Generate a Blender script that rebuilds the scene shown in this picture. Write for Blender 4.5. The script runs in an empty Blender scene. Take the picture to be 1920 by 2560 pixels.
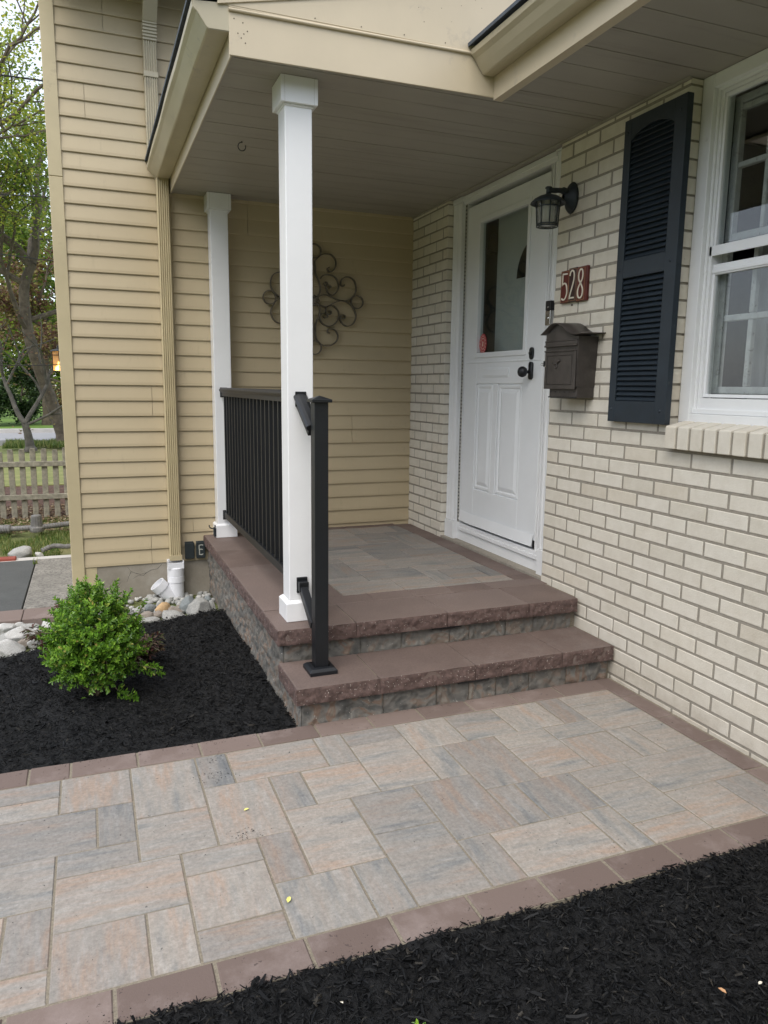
import bpy, bmesh, math, random
import numpy as np
from mathutils import Vector, Matrix, noise
random.seed(7)
S = bpy.context.scene
COL = S.collection
R = math.radians

# ------------------------------------------------------------------ camera
CAM = Vector((-2.2441, -5.1799, 1.3491))
yaw, pitch, roll = 0.3761, -0.1664, 0.0118
fwd = Vector((math.sin(yaw)*math.cos(pitch), math.cos(yaw)*math.cos(pitch), math.sin(pitch)))
rgt = Vector((math.cos(yaw), -math.sin(yaw), 0)); upv = rgt.cross(fwd)
r2 = rgt*math.cos(roll) + upv*math.sin(roll); u2 = -rgt*math.sin(roll) + upv*math.cos(roll)
cd = bpy.data.cameras.new('camera'); cam = bpy.data.objects.new('camera', cd); COL.objects.link(cam)
M = Matrix.Identity(4)
for i in range(3):
    M[i][0] = r2[i]; M[i][1] = u2[i]; M[i][2] = -fwd[i]; M[i][3] = CAM[i]
cam.matrix_world = M
cd.sensor_fit = 'VERTICAL'; cd.sensor_height = 36; cd.sensor_width = 27; cd.lens = 26.21
cd.clip_start = 0.02; cd.clip_end = 800
S.camera = cam
# ------------------------------------------------------------------ sky, sun, exposure
w = bpy.data.worlds.new('World'); S.world = w; w.use_nodes = True
wn = w.node_tree.nodes; wl = w.node_tree.links
sky = wn.new('ShaderNodeTexSky'); sky.sky_type = 'NISHITA'; sky.sun_disc = False
SUN_EL, SUN_AZ = 54, 222          # azimuth measured from +Y clockwise: light from the front left
sky.sun_elevation = R(SUN_EL); sky.sun_rotation = R(SUN_AZ)
sky.air_density = 1.0; sky.dust_density = 2.0; sky.ozone_density = 1.0
hz = wn.new('ShaderNodeMix'); hz.data_type = 'RGBA'; hz.inputs[0].default_value = .62       # thin bright cloud veil over the blue
wl.new(sky.outputs[0], hz.inputs[6]); hz.inputs[7].default_value = (5.45, 5.6, 5.95, 1)
wl.new(hz.outputs[2], wn['Background'].inputs[0]); wn['Background'].inputs[1].default_value = 0.15
sd = bpy.data.lights.new('sun', 'SUN'); sun = bpy.data.objects.new('sun', sd); COL.objects.link(sun)
sd.energy = 1.35; sd.angle = R(50); sd.color = (1.0, 0.95, 0.87)
az = R(SUN_AZ); el = R(SUN_EL)
sdir = Vector((math.sin(az)*math.cos(el), math.cos(az)*math.cos(el), math.sin(el)))
sun.rotation_euler = (-sdir).to_track_quat('-Z', 'Y').to_euler(); sun.location = (-6, -8, 8)
S.view_settings.view_transform = 'Standard'; S.view_settings.look = 'None'
S.view_settings.exposure = 0.90; S.view_settings.gamma = 1
S.render.engine = 'CYCLES'

# ------------------------------------------------------------------ materials
MATS = {}
class NT:
    def __init__(s, name):
        s.m = bpy.data.materials.new(name); s.m.use_nodes = True
        s.n = s.m.node_tree.nodes; s.l = s.m.node_tree.links; s.b = s.n['Principled BSDF']
        MATS[name] = s.m
    def node(s, t, **kw):
        n = s.n.new(t)
        for k, v in kw.items():
            if k.startswith('i_'):
                k2 = k[2:]; k2 = int(k2) if k2.isdigit() else k2.replace('_', ' ')
                if hasattr(v, 'is_output') or isinstance(v, bpy.types.NodeSocket): s.l.new(v, n.inputs[k2])
                else: n.inputs[k2].default_value = v
            else: setattr(n, k, v)
        return n
    def coord(s, scale=(1, 1, 1), which='Object'):
        tc = s.node('ShaderNodeTexCoord'); mp = s.node('ShaderNodeMapping')
        s.l.new(tc.outputs[which], mp.inputs[0]); mp.inputs['Scale'].default_value = scale
        return mp.outputs[0]
    def noise(s, vec, scale, detail=4, rough=.6):
        n = s.node('ShaderNodeTexNoise'); s.l.new(vec, n.inputs['Vector'])
        n.inputs['Scale'].default_value = scale; n.inputs['Detail'].default_value = detail; n.inputs['Roughness'].default_value = rough
        return n.outputs['Fac']
    def ramp(s, fac, stops, interp='LINEAR'):
        r = s.node('ShaderNodeValToRGB'); s.l.new(fac, r.inputs[0]); cr = r.color_ramp; cr.interpolation = interp
        while len(cr.elements) < len(stops): cr.elements.new(.5)
        for e, (p, c) in zip(cr.elements, stops):
            e.position = p; e.color = (*c, 1) if len(c) == 3 else c
        return r.outputs[0]
    def mix(s, fac, a, b, mode='MIX'):
        m = s.node('ShaderNodeMix', data_type='RGBA', blend_type=mode)
        for k, v in ((0, fac), (6, a), (7, b)):
            if isinstance(v, bpy.types.NodeSocket): s.l.new(v, m.inputs[k])
            else: m.inputs[k].default_value = v if k == 0 else ((*v, 1) if len(v) == 3 else v)
        return m.outputs[2]
    def math(s, op, a, b=0.0, c=None):
        m = s.node('ShaderNodeMath', operation=op)
        for k, v in enumerate((a, b) + ((c,) if c is not None else ())):
            if isinstance(v, bpy.types.NodeSocket): s.l.new(v, m.inputs[k])
            else: m.inputs[k].default_value = v
        return m.outputs[0]
    def island(s): return s.node('ShaderNodeNewGeometry').outputs['Random Per Island']
    def out(s, col=None, rough=None, bump=None, bs=.3, bd=.004, spec=None, metal=None):
        def st(name, v):
            if isinstance(v, bpy.types.NodeSocket): s.l.new(v, s.b.inputs[name])
            else: s.b.inputs[name].default_value = (*v, 1) if isinstance(v, tuple) and len(v) == 3 else v
        if col is not None: st('Base Color', col)
        if rough is not None: st('Roughness', rough)
        if spec is not None: st('Specular IOR Level', spec)
        if metal is not None: st('Metallic', metal)
        if bump is not None:
            b = s.node('ShaderNodeBump'); s.l.new(bump, b.inputs['Height'])
            b.inputs['Strength'].default_value = bs; b.inputs['Distance'].default_value = bd
            s.l.new(b.outputs[0], s.b.inputs['Normal'])
        return s.m

def simple(name, c, rough=.5, metal=0, var=.08, vs=6, bumpsc=120, bs=.1, spec=None, dirt=None):
    t = NT(name); v = t.coord()
    n = t.noise(v, vs, 4)
    dark = tuple(x*(1-var) for x in c); lite = tuple(min(1, x*(1+var)) for x in c)
    col = t.ramp(n, [(.3, dark), (.7, lite)])
    if dirt:
        n2 = t.noise(v, dirt[0], 6, .7)
        col = t.mix(t.ramp(n2, [(dirt[1], (0, 0, 0)), (dirt[1]+.12, (1, 1, 1))]), col, tuple(dirt[2]))
    return t.out(col, rough, t.noise(v, bumpsc, 3), bs, .002, spec, metal)

# siding : fine horizontal grain, faint soiling
t = NT('siding'); v = t.coord(); g = t.coord((3, 3, 60))
n = t.noise(v, 1.3, 5); isl = t.island()
c = t.ramp(n, [(.25, (.455, .375, .242)), (.75, (.52, .436, .288))])
c = t.mix(t.math('MULTIPLY', isl, .22), c, (.42, .335, .20))
dn = t.noise(t.coord((9, 9, 2)), 3.5, 6, .7)
c = t.mix(t.ramp(dn, [(.60, (0, 0, 0)), (.78, (.45, .45, .45))]), c, (.33, .27, .18))
t.out(c, .5, t.noise(g, 9, 5), .12, .0015)
simple('trim_tan', (.50, .425, .265), .45, var=.07, vs=4, dirt=(5, .62, (.36, .30, .2)))
simple('gutter_tan', (.47, .42, .30), .35, var=.08, vs=3, dirt=(9, .60, (.32, .29, .23)))
simple('fascia_tan', (.58, .50, .365), .42, var=.05, vs=3, dirt=(7, .60, (.46, .40, .31)))
t = NT('soffit'); v = t.coord()
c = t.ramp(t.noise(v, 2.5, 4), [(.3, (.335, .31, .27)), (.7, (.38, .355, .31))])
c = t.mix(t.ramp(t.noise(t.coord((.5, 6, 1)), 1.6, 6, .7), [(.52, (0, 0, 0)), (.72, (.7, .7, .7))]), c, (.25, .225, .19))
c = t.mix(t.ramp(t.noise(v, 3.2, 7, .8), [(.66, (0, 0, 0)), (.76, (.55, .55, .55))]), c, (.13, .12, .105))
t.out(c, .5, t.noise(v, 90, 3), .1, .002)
simple('white_trim', (.78, .79, .79), .33, var=.03, vs=5, dirt=(14, .66, (.58, .58, .55)))
simple('white_vinyl', (.82, .83, .84), .3, var=.02, vs=5)
simple('white_door', (.76, .78, .79), .35, var=.03, vs=4, dirt=(11, .68, (.6, .61, .6)))
simple('white_pvc', (.78, .79, .82), .3, var=.03, vs=12, dirt=(20, .66, (.5, .47, .42)))
simple('black_metal', (.006, .0075, .010), .45, var=.15, vs=12, bumpsc=300, bs=.08)
simple('shutter_blue', (.016, .025, .035), .5, var=.2, vs=9, dirt=(22, .64, (.05, .06, .065)), bs=.15)
simple('lamp_metal', (.018, .026, .032), .5, var=.25, vs=20, dirt=(60, .62, (.05, .055, .055)), bs=.3)
simple('mail_bronze', (.062, .054, .049), .42, metal=.2, var=.25, vs=14, dirt=(25, .6, (.09, .078, .068)), bs=.25)
simple('art_bronze', (.155, .135, .105), .5, metal=.3, var=.3, vs=25)
simple('steel', (.5, .49, .47), .25, metal=1, var=.1)
simple('black_plastic', (.01, .011, .013), .35, var=.1)
simple('box_green', (.022, .03, .032), .5, var=.2, vs=30)
simple('plaque_red', (.105, .018, .014), .3, var=.25, vs=25)
simple('plaque_dark', (.035, .012, .012), .3, var=.25, vs=25)
simple('digit_cream', (.75, .70, .58), .4, var=.05)
simple('paint_white', (.55, .56, .5), .7, var=.2, vs=60)
simple('sticker_red', (.45, .035, .05), .4, var=.1)
simple('caulk', (.42, .40, .35), .7, var=.25, vs=60)
simple('old_paint', (.42, .43, .42), .7, var=.15, vs=20, dirt=(45, .58, (.2, .19, .17)), bs=.5)
simple('asphalt', (.075, .079, .077), .9, var=.15, vs=5, bumpsc=400, bs=.5, dirt=(90, .55, (.11, .112, .108)))
simple('path_concrete', (.235, .222, .195), .9, var=.25, vs=6, bumpsc=160, bs=.9, dirt=(60, .48, (.12, .113, .10)))
simple('far_road', (.33, .33, .34), .85, var=.06, vs=1)
simple('kerb_concrete', (.5, .48, .45), .85, var=.1)
simple('inner_door', (.72, .73, .69), .5, var=.05)
simple('room_dark', (.07, .075, .08), .8, var=.3)
simple('curtain', (.30, .31, .31), .8, var=.08)
simple('old_wood', (.25, .235, .185), .85, var=.4, vs=18, dirt=(40, .55, (.22, .23, .19)), bs=.4)
simple('bark', (.11, .09, .065), .9, var=.4, vs=9, bumpsc=30, bs=.8, dirt=(12, .6, (.16, .15, .12)))
simple('bark_grey', (.09, .083, .07), .9, var=.4, vs=9, bumpsc=30, bs=.8)
simple('stem_brown', (.13, .10, .06), .8, var=.3)
simple('pipe_grey', (.16, .155, .15), .6, var=.2, vs=12, dirt=(30, .55, (.3, .29, .26)))
simple('brick_red', (.25, .06, .04), .8, var=.2)
simple('log_grey', (.17, .165, .155), .9, var=.4, vs=14, bumpsc=50, bs=.8)
simple('wire_black', (.02, .02, .02), .6)
simple('lantern_black', (.015, .015, .017), .4)
simple('shingle', (.07, .085, .105), .85, var=.3, vs=30, bumpsc=150, bs=.6)
simple('leaf_fallen', (.75, .72, .22), .5, var=.1)
simple('leaf_tan', (.45, .25, .12), .6, var=.1)

# foundation
t = NT('foundation'); v = t.coord()
c = t.ramp(t.noise(v, 5, 8, .7), [(.3, (.23, .205, .16)), (.55, (.30, .27, .22)), (.75, (.36, .335, .285))])
t.out(c, .9, t.noise(v, 60, 8, .75), .6, .004)
# bricks and mortar
t = NT('brick'); v = t.coord(); isl = t.island()
c = t.ramp(isl, [(0, (.60, .555, .46)), (.3, (.66, .615, .52)), (.7, (.71, .67, .58)), (.94, (.66, .60, .49)), (1, (.55, .49, .39))])
c = t.mix(t.ramp(t.noise(v, 14, 6, .7), [(.35, (.86, .85, .84)), (.62, (1, 1, 1))]), (0, 0, 0), c, 'MIX') if 0 else t.mix(.35, c, t.ramp(t.noise(v, 16, 7, .7), [(.3, (.50, .455, .37)), (.6, (.70, .665, .585))]))
c = t.mix(t.ramp(t.noise(v, 75, 3, .8), [(.70, (0, 0, 0)), (.76, (.5, .5, .5))]), c, (.34, .30, .24))
sz = t.node('ShaderNodeSeparateXYZ'); t.l.new(t.node('ShaderNodeTexCoord').outputs['Object'], sz.inputs[0])
low = t.ramp(sz.outputs[2], [(.02, (1, 1, 1)), (.20, (0, 0, 0))])          # splash dirt in the lowest courses
c = t.mix(t.math('MULTIPLY', low, t.ramp(t.noise(v, 9, 6, .7), [(.4, (.1, .1, .1)), (.7, (.6, .6, .6))])), c, (.33, .285, .21))
t.out(c, .82, t.noise(v, 110, 6, .7), .5, .003)
t = NT('mortar'); v = t.coord()
t.out(t.ramp(t.noise(v, 30, 6, .7), [(.3, (.24, .218, .178)), (.7, (.345, .315, .262))]), .95, t.noise(v, 200, 5), .6, .003)
# pavers : blended streaks along one of the two directions
def paver_mat(name, dk):
    t = NT(name)
    at = t.node('ShaderNodeAttribute', attribute_name='pv'); sep = t.node('ShaderNodeSeparateColor'); t.l.new(at.outputs['Color'], sep.inputs[0])
    isl, direc, rnd = sep.outputs[0], sep.outputs[1], sep.outputs[2]
    a = t.coord((1.3, 7.0, 1)); b = t.coord((7.0, 1.3, 1)); 
    m = t.node('ShaderNodeMix', data_type='VECTOR'); t.l.new(direc, m.inputs[0]); t.l.new(a, m.inputs[4]); t.l.new(b, m.inputs[5])
    ad = t.node('ShaderNodeVectorMath', operation='ADD'); t.l.new(m.outputs[1], ad.inputs[0])
    cb = t.node('ShaderNodeCombineXYZ'); t.l.new(t.math('MULTIPLY', isl, 37.), cb.inputs[0]); t.l.new(t.math('MULTIPLY', isl, 91.), cb.inputs[1]); t.l.new(t.math('MULTIPLY', isl, 13.), cb.inputs[2])
    t.l.new(cb.outputs[0], ad.inputs[1]); V = ad.outputs[0]
    n1 = t.noise(V, 2.3, 7, .62); n1 = t.math('ADD', n1, t.math('MULTIPLY', t.math('SUBTRACT', rnd, .5), .17))
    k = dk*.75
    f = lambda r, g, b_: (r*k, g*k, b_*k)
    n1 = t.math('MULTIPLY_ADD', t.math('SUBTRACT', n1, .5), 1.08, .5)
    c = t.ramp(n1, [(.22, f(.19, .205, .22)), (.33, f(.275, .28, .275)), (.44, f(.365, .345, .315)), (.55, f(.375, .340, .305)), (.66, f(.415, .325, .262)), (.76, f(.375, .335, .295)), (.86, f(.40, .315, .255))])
    n2 = t.noise(V, 6.5, 6, .7)
    c = t.mix(t.ramp(n2, [(.50, (0, 0, 0)), (.70, (.6, .6, .6))]), c, f(.47, .46, .44))
    c = t.mix(t.ramp(t.noise(V, 9, 6, .7), [(.52, (0, 0, 0)), (.72, (.45, .45, .45))]), c, f(.25, .245, .24))
    c = t.mix(1., c, t.ramp(isl, [(0, (.80, .80, .81)), (.45, (.97, .955, .94)), (1, (1.12, 1.08, 1.04))]), 'MULTIPLY')
    n3 = t.noise(t.coord(), 90, 5, .7)
    c = t.mix(.5, c, t.mix(1., c, t.ramp(n3, [(.3, (.55, .55, .55)), (.7, (1.4, 1.4, 1.4))]), 'MULTIPLY'))
    sp = t.noise(t.coord(), 48, 2, .5)
    c = t.mix(t.ramp(sp, [(.735, (0, 0, 0)), (.755, (.8, .8, .8))]), c, (.06, .055, .05))
    c = t.mix(t.ramp(t.noise(t.coord(), 2.2, 5), [(.55, (0, 0, 0)), (.75, (.22, .22, .22))]), c, f(.52, .49, .44))
    t.out(c, .85, t.noise(t.coord(), 130, 5, .7), .35, .003)
paver_mat('paver', 1.0)
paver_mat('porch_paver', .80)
t = NT('border'); v = t.coord(); isl = t.island()
c = t.mix(t.math('MULTIPLY', isl, .8), (.135, .098, .084), (.215, .164, .142))
c = t.mix(t.ramp(t.noise(v, 5, 6, .7), [(.5, (0, 0, 0)), (.78, (.5, .5, .5))]), c, (.36, .30, .28))
c = t.mix(t.ramp(t.noise(v, 60, 2, .5), [(.70, (0, 0, 0)), (.73, (.8, .8, .8))]), c, (.07, .05, .045))
t.out(c, .85, t.noise(v, 150, 5, .7), .4, .003)
t = NT('sand'); v = t.coord()
t.out(t.ramp(t.noise(v, 120, 6, .8), [(.3, (.145, .125, .093)), (.7, (.30, .262, .20))]), .95, t.noise(v, 250, 4), .8, .003)
# coping : smooth top
t = NT('coping_top'); v = t.coord(); isl = t.island()
c = t.ramp(t.noise(v, 3.5, 6, .6), [(.3, (.096, .068, .058)), (.7, (.150, .108, .092))])
c = t.mix(t.math('MULTIPLY', isl, .6), c, (.185, .142, .125))
c = t.mix(t.ramp(t.noise(v, 2.4, 7, .75), [(.54, (0, 0, 0)), (.72, (.35, .35, .35))]), c, (.25, .215, .20))
c = t.mix(t.ramp(t.noise(v, 9, 7, .75), [(.62, (0, 0, 0)), (.74, (.5, .5, .5))]), c, (.075, .052, .045))
c = t.mix(.4, c, t.mix(1., c, t.ramp(t.noise(v, 140, 4, .7), [(.3, (.5, .5, .5)), (.7, (1.5, 1.5, 1.5))]), 'MULTIPLY'))
t.out(c, .72, t.noise(v, 120, 6, .75), .5, .003)
t = NT('coping_rough'); v = t.coord()
c = t.ramp(t.noise(v, 45, 6, .7), [(.3, (.06, .038, .033)), (.7, (.165, .108, .095))])
vo = t.node('ShaderNodeTexVoronoi'); t.l.new(v, vo.inputs['Vector']); vo.inputs['Scale'].default_value = 170
spk = t.math('MULTIPLY', t.math('LESS_THAN', vo.outputs['Distance'], .27), t.math('GREATER_THAN', t.node('ShaderNodeSeparateColor', i_0=vo.outputs['Color']).outputs[0], .88))
c = t.mix(spk, c, (.50, .45, .40))
t.out(c, .8, t.noise(v, 90, 8, .8), .9, .006)
t = NT('wall_block'); v = t.coord(); isl = t.island()
ad = t.node('ShaderNodeVectorMath', operation='ADD'); t.l.new(v, ad.inputs[0]); t.l.new(isl, ad.inputs[1])
wv = t.node('ShaderNodeTexNoise'); t.l.new(ad.outputs[0], wv.inputs['Vector']); wv.inputs['Scale'].default_value = 8; wv.inputs['Detail'].default_value = 7; wv.inputs['Distortion'].default_value = 2.2
c = t.ramp(wv.outputs['Fac'], [(.30, (.06, .064, .064)), (.43, (.125, .122, .112)), (.52, (.20, .19, .17)), (.59, (.21, .14, .10)), (.72, (.29, .27, .23))])
c = t.mix(t.math('MULTIPLY', isl, .6), c, (.165, .157, .14))
c = t.mix(t.ramp(t.noise(v, 130, 2, .5), [(.72, (0, 0, 0)), (.74, (1, 1, 1))]), c, (.6, .56, .5))
t.out(c, .88, t.noise(v, 70, 8, .8), .9, .006)
# mulch
t = NT('mulch'); isl = t.island()
c = t.ramp(isl, [(0, (.0015, .0018, .0022)), (.6, (.004, .0045, .0053)), (.95, (.010, .0104, .011)), (1, (.04, .036, .03))])
t.out(c, .62, t.noise(t.coord((1, 1, 1)), 220, 3), .5, .002, spec=.22)
t = NT('mulch_soil'); v = t.coord()
t.out(t.ramp(t.noise(v, 40, 6, .8), [(.35, (.003, .0032, .0037)), (.7, (.010, .011, .0125))]), .8, t.noise(v, 90, 6, .8), 1., .012)
# rocks
def rock_mat(name, a, b, c3):
    t = NT(name); v = t.coord(); ob = t.node('ShaderNodeObjectInfo')
    ad = t.node('ShaderNodeVectorMath', operation='ADD'); t.l.new(v, ad.inputs[0]); t.l.new(ob.outputs['Random'], ad.inputs[1])
    wv = t.node('ShaderNodeTexNoise'); t.l.new(ad.outputs[0], wv.inputs['Vector']); wv.inputs['Scale'].default_value = 16; wv.inputs['Detail'].default_value = 8; wv.inputs['Distortion'].default_value = 1.2
    c = t.ramp(wv.outputs['Fac'], [(.3, a), (.5, b), (.7, c3)])
    t.out(c, .8, t.noise(v, 60, 8, .75), .6, .006)
rock_mat('rock_white', (.34, .33, .30), (.53, .525, .50), (.64, .64, .62))
rock_mat('rock_grey', (.20, .205, .20), (.36, .36, .34), (.5, .49, .46))
rock_mat('rock_slate', (.13, .15, .16), (.22, .245, .25), (.3, .31, .3))
rock_mat('rock_gold', (.40, .24, .11), (.55, .37, .19), (.62, .47, .3))
rock_mat('rock_brown', (.18, .14, .115), (.28, .24, .20), (.36, .33, .29))
# leaves
def leaf_mat(name, stops, tr=.35, rough=.45):
    t = NT(name); isl = t.island()
    c = t.ramp(isl, stops)
    t.out(c, rough)
    tl = t.node('ShaderNodeBsdfTranslucent'); t.l.new(c, tl.inputs[0])
    mx = t.node('ShaderNodeMixShader'); mx.inputs[0].default_value = tr
    t.l.new(t.b.outputs[0], mx.inputs[1]); t.l.new(tl.outputs[0], mx.inputs[2])
    t.l.new(mx.outputs[0], t.n['Material Output'].inputs[0])
leaf_mat('leaf_box', [(0, (.055, .13, .015)), (.45, (.13, .28, .028)), (.85, (.22, .40, .04)), (.97, (.32, .50, .06)), (1, (.42, .36, .10))], .25, .35)
leaf_mat('leaf_nandina', [(0, (.05, .025, .022)), (.5, (.11, .045, .035)), (1, (.10, .14, .04))], .25)
leaf_mat('leaf_spring', [(0, (.14, .20, .03)), (.5, (.30, .38, .05)), (1, (.50, .48, .06))], .5)
leaf_mat('leaf_mid', [(0, (.07, .13, .02)), (.5, (.15, .24, .035)), (1, (.28, .33, .05))], .5)
leaf_mat('leaf_red', [(0, (.12, .05, .04)), (.5, (.20, .12, .07)), (1, (.28, .27, .07))], .45)
leaf_mat('leaf_dark', [(0, (.025, .055, .02)), (1, (.07, .12, .035))], .3)
leaf_mat('grass_blade', [(0, (.06, .12, .02)), (.6, (.13, .19, .04)), (1, (.33, .32, .12))], .3, .6)
leaf_mat('litter', [(0, (.14, .09, .05)), (.6, (.24, .17, .10)), (1, (.42, .36, .25))], .1, .8)
# ground
t = NT('lawn'); v = t.coord()
c = t.ramp(t.noise(v, .45, 6, .65), [(.32, (.10, .15, .035)), (.5, (.16, .19, .055)), (.62, (.26, .23, .10)), (.75, (.20, .15, .09))])
c = t.mix(.4, c, t.ramp(t.noise(v, 30, 5, .8), [(.3, (.05, .08, .02)), (.7, (.30, .30, .13))]))
t.out(c, .95, t.noise(v, 60, 6, .8), 1., .02)
t = NT('far_lawn'); v = t.coord()
t.out(t.ramp(t.noise(v, .6, 5), [(.3, (.085, .17, .02)), (.7, (.15, .25, .035))]), .95)
t = NT('red_mulch'); v = t.coord()
t.out(t.ramp(t.noise(v, 14, 8, .8), [(.35, (.035, .02, .015)), (.5, (.11, .06, .045)), (.62, (.17, .10, .075)), (.8, (.28, .21, .15))]), .95, t.noise(v, 40, 6, .8), 1., .03)
t = NT('dry_grass'); v = t.coord()
t.out(t.ramp(t.noise(v, 3, 8, .8), [(.3, (.10, .13, .03)), (.55, (.20, .21, .07)), (.8, (.36, .32, .16))]), .95)
# glass
def glass(name, tint, refl):
    t = NT(name); t.n.remove(t.b)
    tr = t.node('ShaderNodeBsdfTransparent'); tr.inputs[0].default_value = (*tint, 1)
    gl = t.node('ShaderNodeBsdfGlossy'); gl.inputs['Roughness'].default_value = .01
    fr = t.node('ShaderNodeFresnel'); gb = t.node('ShaderNodeNewGeometry'); t.l.new(t.math('MULTIPLY_ADD', gb.outputs['Backfacing'], -.8333, 1.5), fr.inputs[0])
    mx = t.node('ShaderNodeMixShader'); t.l.new(t.math('MULTIPLY_ADD', fr.outputs[0], refl, .02), mx.inputs[0])
    t.l.new(tr.outputs[0], mx.inputs[1]); t.l.new(gl.outputs[0], mx.inputs[2]); t.l.new(mx.outputs[0], t.n['Material Output'].inputs[0])
glass('glass', (.93, .95, .95), .9)
glass('glass_smoked', (.84, .87, .87), .9)
t = NT('lamp_glass'); t.out((.62, .64, .62), .25); t.b.inputs['Transmission Weight'].default_value = .75
t = NT('lantern_glass'); t.out((.75, .55, .30), .4); t.b.inputs['Transmission Weight'].default_value = .7
t = NT('bulb_lit'); t.out((1, .8, .4), .4); t.b.inputs['Emission Color'].default_value = (1, .62, .22, 1); t.b.inputs['Emission Strength'].default_value = 6
t = NT('bulb_off'); t.out((.55, .52, .38), .5)

# ------------------------------------------------------------------ mesh helpers
ORG = {}
def vec(p): return Vector(p)
class MB:
    def __init__(s): s.v = []; s.f = []; s.mi = []; s.c = []
    def add(s, vs, fs, m=0, c=None):
        b = len(s.v); s.v += [tuple(p) for p in vs]
        for f in fs: s.f.append(tuple(b+i for i in f)); s.mi.append(m); s.c.append(c)
        return s
    def box(s, x0, x1, y0, y1, z0, z1, m=0, c=None):
        if x0 > x1: x0, x1 = x1, x0
        if y0 > y1: y0, y1 = y1, y0
        if z0 > z1: z0, z1 = z1, z0
        return s.add([(x0,y0,z0),(x1,y0,z0),(x1,y1,z0),(x0,y1,z0),(x0,y0,z1),(x1,y0,z1),(x1,y1,z1),(x0,y1,z1)],
              [(0,3,2,1),(4,5,6,7),(0,1,5,4),(1,2,6,5),(2,3,7,6),(3,0,4,7)], m, c)
    def obox(s, c, ax, ay, az, m=0):
        c, ax, ay, az = map(Vector, (c, ax, ay, az))
        P = [c+sx*ax+sy*ay+sz*az for sz in (-1, 1) for sx, sy in ((-1,-1),(1,-1),(1,1),(-1,1))]
        return s.add(P, [(0,3,2,1),(4,5,6,7),(0,1,5,4),(1,2,6,5),(2,3,7,6),(3,0,4,7)], m)
    def cyl(s, a, b, r, r1=None, n=16, m=0, cap=True):
        a, b = Vector(a), Vector(b); d = (b-a).normalized(); u = d.orthogonal().normalized(); w_ = d.cross(u)
        r1 = r if r1 is None else r1
        P = [a+(u*math.cos(k*2*math.pi/n)+w_*math.sin(k*2*math.pi/n))*r for k in range(n)] + [b+(u*math.cos(k*2*math.pi/n)+w_*math.sin(k*2*math.pi/n))*r1 for k in range(n)]
        F = [(k, (k+1) % n, n+(k+1) % n, n+k) for k in range(n)]
        if cap: F += [tuple(range(n-1, -1, -1)), tuple(range(n, 2*n))]
        return s.add(P, F, m)
    def lathe(s, o, prof, n=24, m=0, ax=(0, 0, 1)):
        o = Vector(o); d = Vector(ax).normalized(); u = d.orthogonal().normalized(); w_ = d.cross(u); P = []; F = []
        for r, h in prof:
            for k in range(n): P.append(o+d*h+(u*math.cos(k*2*math.pi/n)+w_*math.sin(k*2*math.pi/n))*r)
        for i in range(len(prof)-1):
            for k in range(n): F.append((i*n+k, i*n+(k+1) % n, (i+1)*n+(k+1) % n, (i+1)*n+k))
        return s.add(P, F, m)
    def tube(s, pts, rad, n=8, m=0, cap=True):
        pts = [Vector(p) for p in pts]; P = []; F = []; N = len(pts)
        rad = rad if isinstance(rad, (list, tuple)) else [rad]*N
        u = None
        for i, p in enumerate(pts):
            d = (pts[min(i+1, N-1)]-pts[max(i-1, 0)]).normalized()
            if u is None: u = d.orthogonal().normalized()
            u = (u-d*u.dot(d)).normalized(); w_ = d.cross(u)
            for k in range(n): P.append(p+(u*math.cos(k*2*math.pi/n)+w_*math.sin(k*2*math.pi/n))*rad[i])
        for i in range(N-1):
            for k in range(n): F.append((i*n+k, i*n+(k+1) % n, (i+1)*n+(k+1) % n, (i+1)*n+k))
        if cap: F += [tuple(range(n-1, -1, -1)), tuple(range((N-1)*n, N*n))]
        return s.add(P, F, m)
    def prism(s, poly, axis, a, b, m=0):
        # poly: 2D points; axis 'y': (x,z) extruded y a..b ; 'x': (y,z) ; 'z': (x,y)
        def mk(p, q):
            return {'y': (p[0], q, p[1]), 'x': (q, p[0], p[1]), 'z': (p[0], p[1], q)}[axis]
        n = len(poly); P = [mk(p, a) for p in poly]+[mk(p, b) for p in poly]
        F = [tuple(range(n)), tuple(range(2*n-1, n-1, -1))]+[(i, n+i, n+(i+1) % n, (i+1) % n) for i in range(n)]
        return s.add(P, F, m)
    def build(s, name, mat, parent=None, smooth=False, bevel=0, bseg=1, attr=False):
        me = bpy.data.meshes.new(name)
        o_ = Vector((0, 0, 0)) if parent is None else ORG.get(parent.name, Vector())
        if parent is not None: V = [(x-o_.x, y-o_.y, z-o_.z) for x, y, z in s.v]
        else:
            A = np.array(s.v); o_ = Vector(((A[:,0].min()+A[:,0].max())/2, (A[:,1].min()+A[:,1].max())/2, A[:,2].min()))
            V = [(x-o_.x, y-o_.y, z-o_.z) for x, y, z in s.v]
        me.from_pydata(V, [], s.f)
        for m_ in (mat if isinstance(mat, (list, tuple)) else [mat]): me.materials.append(MATS[m_])
        if any(s.mi): me.polygons.foreach_set('material_index', s.mi)
        if not attr:
            bm = bmesh.new(); bm.from_mesh(me); bmesh.ops.recalc_face_normals(bm, faces=bm.faces); bm.to_mesh(me); bm.free()
        if smooth: me.shade_smooth() if hasattr(me, 'shade_smooth') else None
        if attr:
            ca = me.color_attributes.new('pv', 'FLOAT_COLOR', 'CORNER'); data = []
            for p, c in zip(me.polygons, s.c): data += list((c or (0, 0, 0)) + (1,))*p.loop_total
            ca.data.foreach_set('color', data)
        ob = bpy.data.objects.new(name, me); COL.objects.link(ob)
        if parent is not None:
            ob.parent = parent; ORG[ob.name] = o_
        else: ob.location = o_; ORG[ob.name] = o_
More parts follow.
